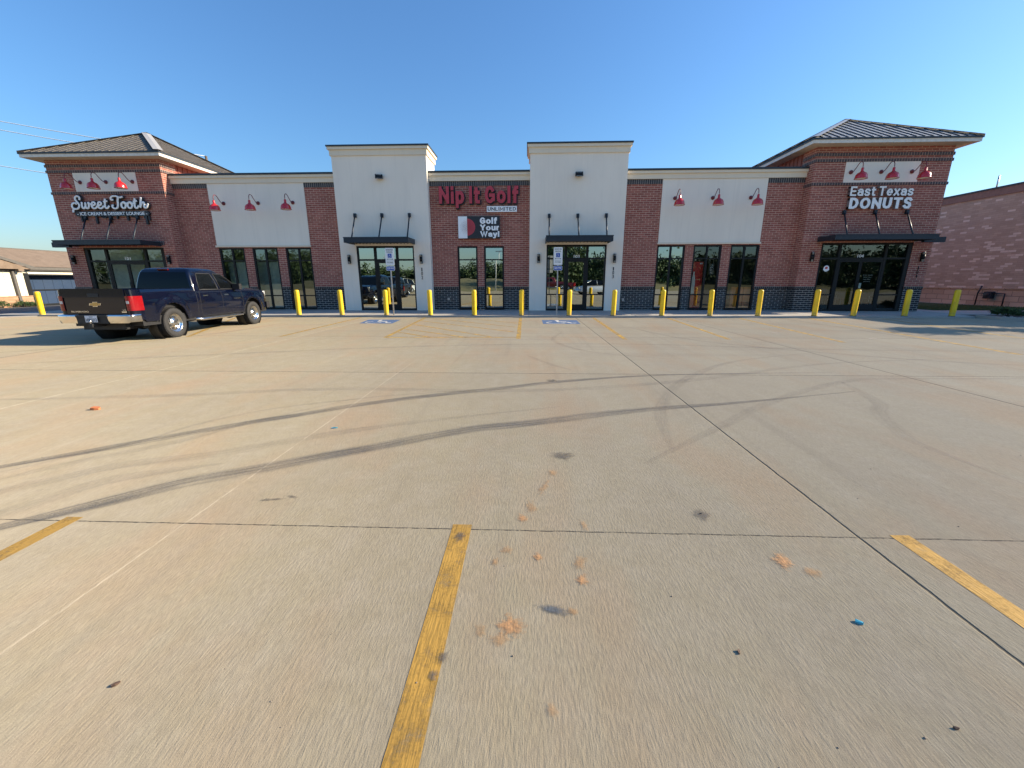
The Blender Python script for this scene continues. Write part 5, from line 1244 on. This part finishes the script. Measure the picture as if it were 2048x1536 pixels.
    for s in (-1, 1):   # rear corner posts and tail lamps wrapping the corner
        m = MB(); x0, x1 = .805, .945
        pts = [(s*x0, yb+.01), (s*(x0+.09), yb+.008), (s*(x1-.01), yb+.05), (s*(x1+.0), yb+.12)]
        def curt(mm, z0, z1, off, dz=0, mi=0, rows=8):
            V = []; F = []; n = 12
            P2 = smooth_pts([(s*.80, -1.190), (s*.87, -1.192), (s*.925, -1.16), (s*(xs_(-1.0, 1.0)+.002), -1.02), (s*(xs_(-.90, 1.0)+.002), -.92)], 4)
            for j in range(rows+1):
                z = z0+(z1-z0)*j/rows
                for i, p in enumerate(P2):
                    q = Vector(p); k = i/(len(P2)-1); dirn = Vector((s*k, -(1-k))).normalized()
                    taper = .0 if off == 0 else 0
                    xin = -.16*max(0, z-1.1)*s
                    V.append((q.x+dirn.x*off+xin*.3, q.y+dirn.y*off, z))
            n = len(P2)
            for j in range(rows):
                for i in range(n-1): f = (j*n+i, j*n+i+1, (j+1)*n+i+1, (j+1)*n+i); F.append(f if s > 0 else f[::-1])
            mm.mesh(V, F, mi)
        curt(m, .56, 1.285, 0); part(m, 'corner_panel', P, body)
        m = MB(); curt(m, .79, 1.135, .018); l = part(m, 'taillight', M['tail_red'])
        m = MB(); m.box(min(s*.815, s*.885), max(s*.815, s*.885), -1.216, -1.212, .955, 1.02); part(m, 'reverse_lens', M['lens_clear'], l)
    # rear bumper
    m = MB()
    for s in (-1, 1):
        pts = [(s*.40, -1.37), (s*.80, -1.36), (s*.955, -1.27), (s*.985, -1.05)]; P2 = smooth_pts(pts, 5); V = []; F = []
        for q in P2:
            k = abs(q.x); V += [(q.x, q.y, .695), (q.x, q.y-.0, .665), (q.x*1.0, q.y+.01, .57), (q.x*.985, q.y+.03, .505+.02*(k > .9))]
            V += [(q.x*.96, q.y+.08, .71)]
        n = 5
        for i in range(len(P2)-1):
            for a, b in ((0, 1), (1, 2), (2, 3), (4, 0)): F.append((i*n+a, i*n+b, (i+1)*n+b, (i+1)*n+a))
        m.mesh(V, F)
    part(m, 'rear_bumper', M['chrome_flat'], fixn=True)
    m = MB(); m.box(-.95, .95, -1.30, -1.12, .66, .70); m.box(-.40, .40, -1.36, -1.14, .50, .69); m.box(-.40, .40, -1.385, -1.36, .655, .70); m.box(-.9, .9, -1.25, -1.15, .52, .66); m.box(-.05, .05, -1.45, -1.1, .42, .50); part(m, 'bumper_step', M['plastic'], bevel=.01)
    m = MB(); m.lathe([(0, .0), (.022, .0), (.016, .03), (.025, .05), (.025, .07), (0, .085)], (0, -1.42, .50), 'z', 12); part(m, 'tow_ball', M['chrome'])
    m = MB(); m.box(-.155, .155, -1.392, -1.388, .535, .69); pl = part(m, 'licence_plate', M['plate'], bevel=.002)
    o = text_mesh('H0R*3313', -.135, .135, .55, .63, -1.3925, .001, M['letter_side'], 'plate_lettering', bold=.02); o.parent = pl
    o = text_mesh('TEXAS', -.05, .05, .65, .672, -1.3925, .001, M['sign_ink'], 'plate_lettering', bold=.02); o.parent = pl
    # cab shell
    def ring(z, y0, y1, hw, n=6, r0=.10, r1=.20):
        pts = []
        for cx, cy, a0, r in ((hw-r0, y0+r0, -90, r0), (hw-r1, y1-r1, 0, r1)):
            for k in range(n+1): a = math.radians(a0+90*k/n); pts.append((cx+r*math.cos(a), cy+r*math.sin(a)))
        pts += [(-x, y) for x, y in reversed(pts)]; return [(x, y, z) for x, y in pts]
    lv = [(1.20, .955, 3.20, .915, .08, .25), (1.30, .965, 3.06, .893, .08, .24), (1.45, .985, 2.82, .855, .08, .22), (1.60, 1.01, 2.58, .812, .09, .2), (1.72, 1.04, 2.40, .772, .10, .2), (1.79, 1.07, 2.30, .738, .12, .2), (1.835, 1.12, 2.20, .68, .14, .22), (1.862, 1.22, 2.05, .58, .16, .24), (1.874, 1.40, 1.90, .42, .16, .2)]
    m = MB(); V = []; F = []; rg = [ring(z, a, b, h, 6, q0, q1) for z, a, b, h, q0, q1 in lv]; n = len(rg[0])
    for r in rg: V += r
    for j in range(len(rg)-1):
        for i in range(n): F.append((j*n+i, j*n+(i+1) % n, (j+1)*n+(i+1) % n, (j+1)*n+i))
    F.append(tuple((len(rg)-1)*n+i for i in range(n))); m.mesh(V, F); cab = part(m, 'cab', P)
    def lvl(z):
        for a, b in zip(lv, lv[1:]):
            if a[0] <= z <= b[0]: t = (z-a[0])/(b[0]-a[0]); return [p+(q-p)*t for p, q in zip(a, b)]
        return lv[-1]
    def hw(z): return lvl(z)[3]
    # side glass
    for s in (-1, 1):
        for nm, poly in (('rear_side_window', [(1.20, 1.245), (2.02, 1.245), (1.98, 1.50), (1.90, 1.70), (1.32, 1.70), (1.24, 1.50)]), ('front_side_window', [(2.13, 1.245), (3.02, 1.245), (2.86, 1.38), (2.62, 1.55), (2.38, 1.685), (2.04, 1.70), (2.09, 1.50)])):
            m = MB(); zs = sorted({z for _, z in poly}); 
            cx = sum(p[0] for p in poly)/len(poly); 
            V = [(s*(hw(z)+.006), y, z) for y, z in poly]; m.mesh(V, [tuple(range(len(V))) if s > 0 else tuple(reversed(range(len(V))))], smooth=False); part(m, nm, M['carglass'], cab)
            tr = MB(); c = poly+[poly[0]]; tr.tube([(s*(hw(z)+.006), y, z) for y, z in c], .011, 6); part(tr, 'window_trim', M['plastic'], cab)
        m = MB(); m.tube([(s*(hw(1.245)+.012), 1.16, 1.232), (s*(hw(1.24)+.012), 3.05, 1.228)], .009, 6); part(m, 'belt_trim', M['plastic'], cab)
    def yr(z): return lvl(z)[1]
    def yf(z): return lvl(z)[2]
    m = MB(); zz = [1.235, 1.35, 1.5, 1.62, 1.735]; V = []; F = []
    for z in zz: V += [(-(hw(z)-.085), yr(z)-.006, z), (hw(z)-.085, yr(z)-.006, z)]
    for k in range(len(zz)-1): F.append((2*k, 2*k+1, 2*k+3, 2*k+2))
    m.mesh(V, F); part(m, 'rear_window', M['carglass'], cab)
    m = MB(); V = []; F = []
    for z in zz:
        for i in range(9): u = -1+i/4; V.append((u*(hw(z)-.12), yf(z)+.008, z+.004))
    for k in range(4):
        for i in range(8): a = k*9+i; F.append((a, a+1, a+10, a+9))
    m.mesh(V, F); part(m, 'windscreen', M['carglass'], cab)
    m = MB(); m.box(-.16, .16, yr(1.79)-.025, yr(1.79)+.03, 1.785, 1.825); part(m, 'brake_light', M['dim_lens'], cab, bevel=.006)
    # shut lines, handles, moulding on both sides
    for s in (-1, 1):
        def strip(pts, w, off=.0025):
            V = []; F = []; P3 = [Vector((y, z)) for y, z in pts]; Q = []
            for a, b in zip(P3, P3[1:]):
                n = max(1, int((b-a).length/.05)); Q += [a.lerp(b, k/n) for k in range(n)]
            Q.append(P3[-1])
            for k, q in enumerate(Q):
                t = (Q[min(k+1, len(Q)-1)]-Q[max(k-1, 0)]).normalized(); nn = Vector((-t.y, t.x))*w/2
                for e_ in (q-nn, q+nn): V.append((s*(xs_(e_.x, min(e_.y, ztop(e_.x)-.001))+off), e_.x, e_.y))
            for k in range(len(Q)-1): F.append((2*k, 2*k+1, 2*k+3, 2*k+2))
            return V, F
        m = MB()
        for pts in ([(1.00, 1.27), (.965, 1.0), (.965, .50)], [(1.13, 1.22), (1.10, 1.0), (1.08, .72), (1.14, .50)], [(2.08, 1.22), (2.08, .50)], [(3.10, 1.22), (3.12, .9), (3.09, .50)], [(1.14, .495), (3.09, .495)]):
            V, F = strip(pts, .011); m.mesh(V, F, smooth=False)
        part(m, 'door_seam', M['rubber'], body)
        for y in (1.25, 2.20):
            m = MB(); x = xs_(y, 1.07)+.02; m.box(min(s*x, s*(x-.02)), max(s*x, s*(x-.02)), y, y+.19, 1.055, 1.085); part(m, 'door_handle', M['chrome'] if s > 0 else M['chrome'], body, bevel=.006)
        V, F = strip([(1.15, .70), (3.08, .70)], .03, .006); m = MB(); m.mesh(V, F, smooth=False); part(m, 'side_moulding', P, body)
        m = MB(); x = .99; m.tube([(s*.80, .86, .44), (s*.93, .92, .42), (s*x, 1.05, .40), (s*x, 2.95, .40), (s*.93, 3.06, .42), (s*.80, 3.12, .44)], .038, 10); part(m, 'side_step', M['chrome'])
        m = MB(); a, b = sorted((s*.92, s*1.17)); m.box(a, b, 2.72, 2.86, 1.22, 1.40); m.box(min(s*.88, s*.95), max(s*.88, s*.95), 2.78, 2.86, 1.22, 1.30); mr = part(m, 'wing_mirror', M['plastic'], bevel=.03)
        m = MB(); m.box(a+.01, b-.01, 2.80, 2.875, 1.33, 1.395); part(m, 'mirror_cap', M['chrome'], mr, bevel=.015)
        m = MB(); a, b = sorted((s*.58, s*.90)); m.box(a, b, 4.46, 4.60, .86, 1.13); part(m, 'headlight', M['headlens'], bevel=.03)
    o = text_mesh('SILVERADO', 0, .36, 0, .03, 0, .006, M['chrome'], 'badge', bold=.02); o.parent = body; o.rotation_euler = (0, 0, math.radians(90)); o.location = (xs_(2.8, .93)+.003, 2.62, .925)
    m = MB(); m.box(-.92, .92, 4.60, 4.78, .52, .74); m.box(-.80, .80, 4.55, 4.72, .40, .53); part(m, 'front_bumper', M['plastic'], bevel=.05)
    m = MB(); m.box(-.52, .52, 4.70, 4.78, .84, 1.12); part(m, 'grille', M['chrome'], bevel=.02)
    # wheels
    def wheel(x, y, s):
        W = MB(); prof = [(.20, -.115), (.30, -.128), (.355, -.128), (.378, -.115), (.388, -.09), (.392, 0), (.388, .09), (.378, .115), (.355, .128), (.30, .128), (.270, .118), (.238, .105), (.238, .0)]
        W.lathe(prof, (0, 0, 0), 'x', 48)
        for k in range(48):
            a = 2*math.pi*k/48
            for r0, x0_, x1_ in ((.392, -.105, -.035), (.392, .035, .105)):
                aa = a+(.06 if x0_ > 0 else 0); p = [Vector((xx, (r0+dr)*math.cos(aa+da), (r0+dr)*math.sin(aa+da))) for xx in (x0_, x1_) for da in (-.035, .035) for dr in (-.012, .008)]
                W.mesh([tuple(v) for v in p], [(0, 1, 3, 2), (4, 6, 7, 5), (1, 5, 7, 3), (0, 4, 5, 1), (2, 3, 7, 6)], smooth=False)
        e = empty('wheel', (x, y, .392)); e.parent = T
        t = W.build('tyre', M['tyre']); t.parent = e
        R_ = MB(); f = s*1.0
        R_.lathe([(.242, f*.112), (.228, f*.105), (.222, f*.085), (.205, f*.055), (.182, f*.05), (.135, f*.066), (.095, f*.082), (.085, f*.10), (.075, f*.105), (.0, f*.112)], (0, 0, 0), 'x', 40)
        r = R_.build('rim', M['chrome'], fixn=True); r.parent = e
        H = MB()
        for k in range(8):
            a = 2*math.pi*(k+.5)/8; c = Vector((f*.0625, .150*math.cos(a), .150*math.sin(a))); u = Vector((0, math.cos(a), math.sin(a))); v = Vector((0, -math.sin(a), math.cos(a))); n_ = []
            for q in range(12): b_ = 2*math.pi*q/12; n_.append(c+Vector((f*.004, 0, 0))+u*.028*math.cos(b_)+v*.032*math.sin(b_)-Vector((f*.006*math.cos(b_), 0, 0)))
            H.face(n_)
        h = H.build('vent_holes', M['rubber']); h.parent = e
        return e
    for y in (0, WB):
        for s in (-1, 1): wheel(s*.86, y, s)
    return T
pickup('pickup_truck', (-9.50, 9.80, 0), math.radians(2.8), 'dark blue crew cab pickup truck with chrome wheels parked at the left', 'bluepaint')
# ------------------------------------------------------------------ vehicles behind the viewer, seen in the shop glass
M['greypaint'] = paint_mat('dark_grey_paint', (.03, .035, .045)); M['maroon'] = paint_mat('maroon_paint', (.12, .012, .015)); M['whitepaint'] = paint_mat('white_paint', (.72, .73, .70), metal=0); M['silverpaint'] = paint_mat('silver_paint', (.5, .51, .52), metal=.6)
pickup('pickup_truck', (-12.6, -2.6, 0), math.radians(4), 'dark grey pickup truck parked behind the viewer, reflected in door 102', 'greypaint')
pickup('pickup_truck', (5.2, -22.6, 0), math.radians(88), 'maroon pickup truck parked across the lot, reflected in door 103', 'maroon')
def car(name, loc, rz, lab, paint, prof, roof, hwid):
    T = empty(name, loc, rz, label=lab, cat='car'); 
    # lofted side profile: list of (y, zbottom, zbelt, halfwidth) and roof (y, z, halfwidth)
    V = []; F = []; nx = 10
    for y, zb, zt, w in prof:
        for i in range(nx+1):
            a = math.pi*i/nx; u = -math.cos(a); V.append((u*w*(1 if i not in (0, nx) else .96), y, zb if i in (0, nx) else zb+(zt-zb)*(.55 if i in (1, nx-1) else .92 if i in (2, nx-2) else 1.0)))
    for j in range(len(prof)-1):
        for i in range(nx): a = j*(nx+1)+i; F.append((a, a+1, a+nx+2, a+nx+1))
    F.append(tuple(range(nx+1))); F.append(tuple((len(prof)-1)*(nx+1)+i for i in range(nx+1)))
    m = MB(); m.mesh(V, F); b = m.build('body', M[paint]); b.parent = T
    m = MB(); V = []; F = []
    for y, z0, z1, w0, w1 in roof: V += [(-w0, y, z0), (-w1, y, z1), (w1, y, z1), (w0, y, z0)]
    for j in range(len(roof)-1):
        for i in range(3): F.append((4*j+i, 4*j+i+1, 4*j+i+5, 4*j+i+4))
    F += [(0, 1, 2, 3), tuple(4*(len(roof)-1)+i for i in range(4))]
    m.mesh(V, F, smooth=False); g = m.build('windows', M['carglass']); g.parent = T
    m = MB(); ys2 = [r[0] for r in roof[1:-1]]
    for j in range(1, len(roof)-2):
        a, c = roof[j], roof[j+1]; m.face([(-a[4]-.01, a[0], a[2]+.006), (a[4]+.01, a[0], a[2]+.006), (c[4]+.01, c[0], c[2]+.006), (-c[4]-.01, c[0], c[2]+.006)])
    for s in (-1, 1):
        for j in (0, len(roof)-2):
            a, c = roof[j], roof[j+1]; m.tube([(s*a[3 if j == 0 else 4], a[0], a[1] if j == 0 else a[2]), (s*c[4 if j == 0 else 3], c[0], c[2] if j == 0 else c[1])], .035, 6)
        a = roof[len(roof)//2]; m.tube([(s*a[3], a[0], a[1]), (s*a[4], a[0], a[2])], .035, 6)
    r = m.build('roof', M[paint]); r.parent = T
    L0, L1 = prof[0][0], prof[-1][0]
    for y in (L0+.85, L1-.9):
        for s in (-1, 1):
            e = empty('wheel', (s*(hwid-.10), y, .33)); e.parent = T
            m = MB(); m.lathe([(.2, -.1), (.31, -.1), (.33, -.07), (.33, .07), (.31, .1), (.2, .1)], (0, 0, 0), 'x', 28); o = m.build('tyre', M['tyre']); o.parent = e
            m = MB(); m.lathe([(.21, s*.09), (.1, s*.07), (0, s*.09)], (0, 0, 0), 'x', 20); o = m.build('rim', M['galv']); o.parent = e
    for s in (-1, 1):
        m = MB(); m.box(min(s*.5, s*.8), max(s*.5, s*.8), L1-.10, L1+.005, .6, .75); o = m.build('headlight', M['lens_clear'], bevel=.02); o.parent = T
        m = MB(); m.box(min(s*.55, s*.82), max(s*.55, s*.82), L0-.005, L0+.06, .7, .9); o = m.build('taillight', M['tail_red'], bevel=.02); o.parent = T
    return T
car('parked_suv', (-16.3, -13.5, 0), math.radians(20), 'white sport utility vehicle parked behind the viewer, reflected in door 102', 'whitepaint',
    [(-2.3, .35, .75, .80), (-2.2, .3, 1.02, .88), (-1.2, .28, 1.06, .93), (.9, .28, 1.04, .93), (1.1, .28, 1.02, .92), (2.1, .3, .92, .88), (2.35, .35, .62, .78)],
    [(-2.15, 1.0, 1.05, .84, .80), (-1.95, 1.02, 1.62, .86, .66), (-.6, 1.04, 1.70, .86, .68), (.1, 1.03, 1.66, .86, .68), (1.1, 1.0, 1.04, .84, .8)], .92)
car('parked_sedan', (6.9, -5.5, 0), math.radians(75), 'silver sedan parked behind the viewer, reflected in door 103', 'silverpaint',
    [(-2.35, .35, .70, .78), (-2.2, .28, .98, .86), (-1.2, .26, .98, .90), (.9, .26, .94, .90), (1.2, .26, .92, .89), (2.1, .28, .76, .85), (2.35, .35, .55, .76)],
    [(-1.9, .96, .99, .82, .78), (-1.1, .96, 1.38, .84, .62), (-.4, .95, 1.42, .84, .63), (.25, .94, 1.38, .84, .62), (1.15, .91, .94, .82, .78)], .9)
e = empty('lamp_post', (-4.9, -31, -.3), label='tall white lamp post across the road, reflected in the golf shop window', cat='lamp post')
m = MB(); m.tube([(0, 0, 0), (0, 0, 7)], [.12, .07], 12); m.build('post', M['lampwhite'], e); m = MB(); m.box(-.7, .7, -.12, .12, 6.98, 7.1); m.build('lamp_head', M['galv'], e)
# ------------------------------------------------------------------ overhead cables, top left
M['wire'] = simple('pale_overhead_wire', (.92, .94, .96), .6, 0)
for (a, b, lab) in (((-76.5, 21.45), (-33.0, 13.72), 'topmost pale overhead cable above the left tower roof'), ((-76.7, 20.53), (-33.0, 13.0), 'pale overhead cable just below the topmost one at the left'), ((-77, 16.7), (-33.0, 9.85), 'lowest pale overhead cable running behind the left tower')):
    m = MB(); n = 14; pts = []
    for k in range(n+1):
        t = k/n; pts.append((a[0]+(b[0]-a[0])*t, 45+0*t, a[1]+(b[1]-a[1])*t-.25*math.sin(math.pi*t)))
    m.tube(pts, .038, 6); tag(m.build('overhead_cable', M['wire']), lab, 'cable', 'overhead cables at the upper left')
for x, h, lab in ((-76.8, 22.0, 'utility pole outside the left edge carrying the cables'), (-33.0, 14.0, 'utility pole hidden behind the left tower carrying the cables')):
    e = empty('utility_pole', (x, 45, -.35), label=lab, cat='utility pole'); m = MB(); m.tube([(0, 0, 0), (0, 0, h if x < -50 else 14.1)], [.16, .11], 10); m.build('pole', M['bark'], e)
    m = MB(); m.box(-.06, .06, -1, 1, (h if x < -50 else 14.1)-.6, (h if x < -50 else 14.1)-.45); m.build('crossarm', M['bark'], e)
# ------------------------------------------------------------------ litter on the lot
M['blueplastic'] = simple('blue_plastic', (.04, .30, .42), .4); M['orangeplastic'] = simple('orange_scrap', (.62, .20, .07), .5); M['deadleaf'] = simple('dead_leaf', (.10, .06, .04), .8)
def scrap(name, x, y, L, w, rz, mat, lab, cat, h=.008, seed=0, group=None):
    rnd = random.Random(seed); m = MB(); n = 8; top = []; bot = []
    for k in range(n):
        a = 2*math.pi*k/n; r = 1+rnd.uniform(-.25, .25); u, v = L/2*r*math.cos(a), w/2*r*math.sin(a); top.append((u, v, h*rnd.uniform(.4, 1.3))); bot.append((u*1.02, v*1.02, 0))
    m.face(top); 
    for k in range(n): m.face([bot[k], bot[(k+1) % n], top[(k+1) % n], top[k]])
    o = m.build(name, M[mat], loc=(x, y, .0445)); o.location.z = .001; o.rotation_euler = (0, 0, rz); return tag(o, lab, cat, group)
scrap('plastic_shard', 1.355, 1.425, .034, .016, -.5, 'blueplastic', 'bright blue plastic shard lying on the concrete at lower right', 'litter', .009, 1)
scrap('plastic_shard', -1.82, 3.58, .05, .018, .2, 'blueplastic', 'tiny blue scrap between the two dark tyre marks', 'litter', .008, 2)
scrap('plastic_shard', -4.67, 4.06, .10, .045, .1, 'orangeplastic', 'orange scrap lying on the concrete at the left', 'litter', .03, 3)
scrap('dead_leaf', 1.34, 1.02, .018, .010, .1, 'deadleaf', 'dark leaf scrap near the lower right corner', 'litter', .006, 4)
scrap('dead_leaf', .80, 1.27, 0.018, .009, 1.2, 'deadleaf', 'brown leaf scrap below the orange mud patch at right', 'litter', .006, 5)
scrap('dead_leaf', 1.04, 2.215, .016, .010, .4, 'rubber', 'black crumb beside a grey stain right of centre', 'litter', .006, 6)
scrap('dead_leaf', -1.41, 1.06, .03, .014, .9, 'deadleaf', 'brown scrap at the lower left of the lot', 'litter', .008, 7)
rnd = random.Random(77); m = MB()
for k in range(40):
    y = .7+abs(rnd.gauss(0, 2.2)); x = rnd.uniform(-1.5, 1.5)*y*.95+rnd.uniform(-.3, .3); s = rnd.uniform(.0015, .0042)
    m.lathe([(s, 0), (s*.8, s*.7), (0, s)], (x, y, .0005), 'z', 6)
tag(m.build('grit', M['dark_grit'] if 'dark_grit' in M else simple('dark_grit', (.22, .18, .14), .9)), kind='stuff')
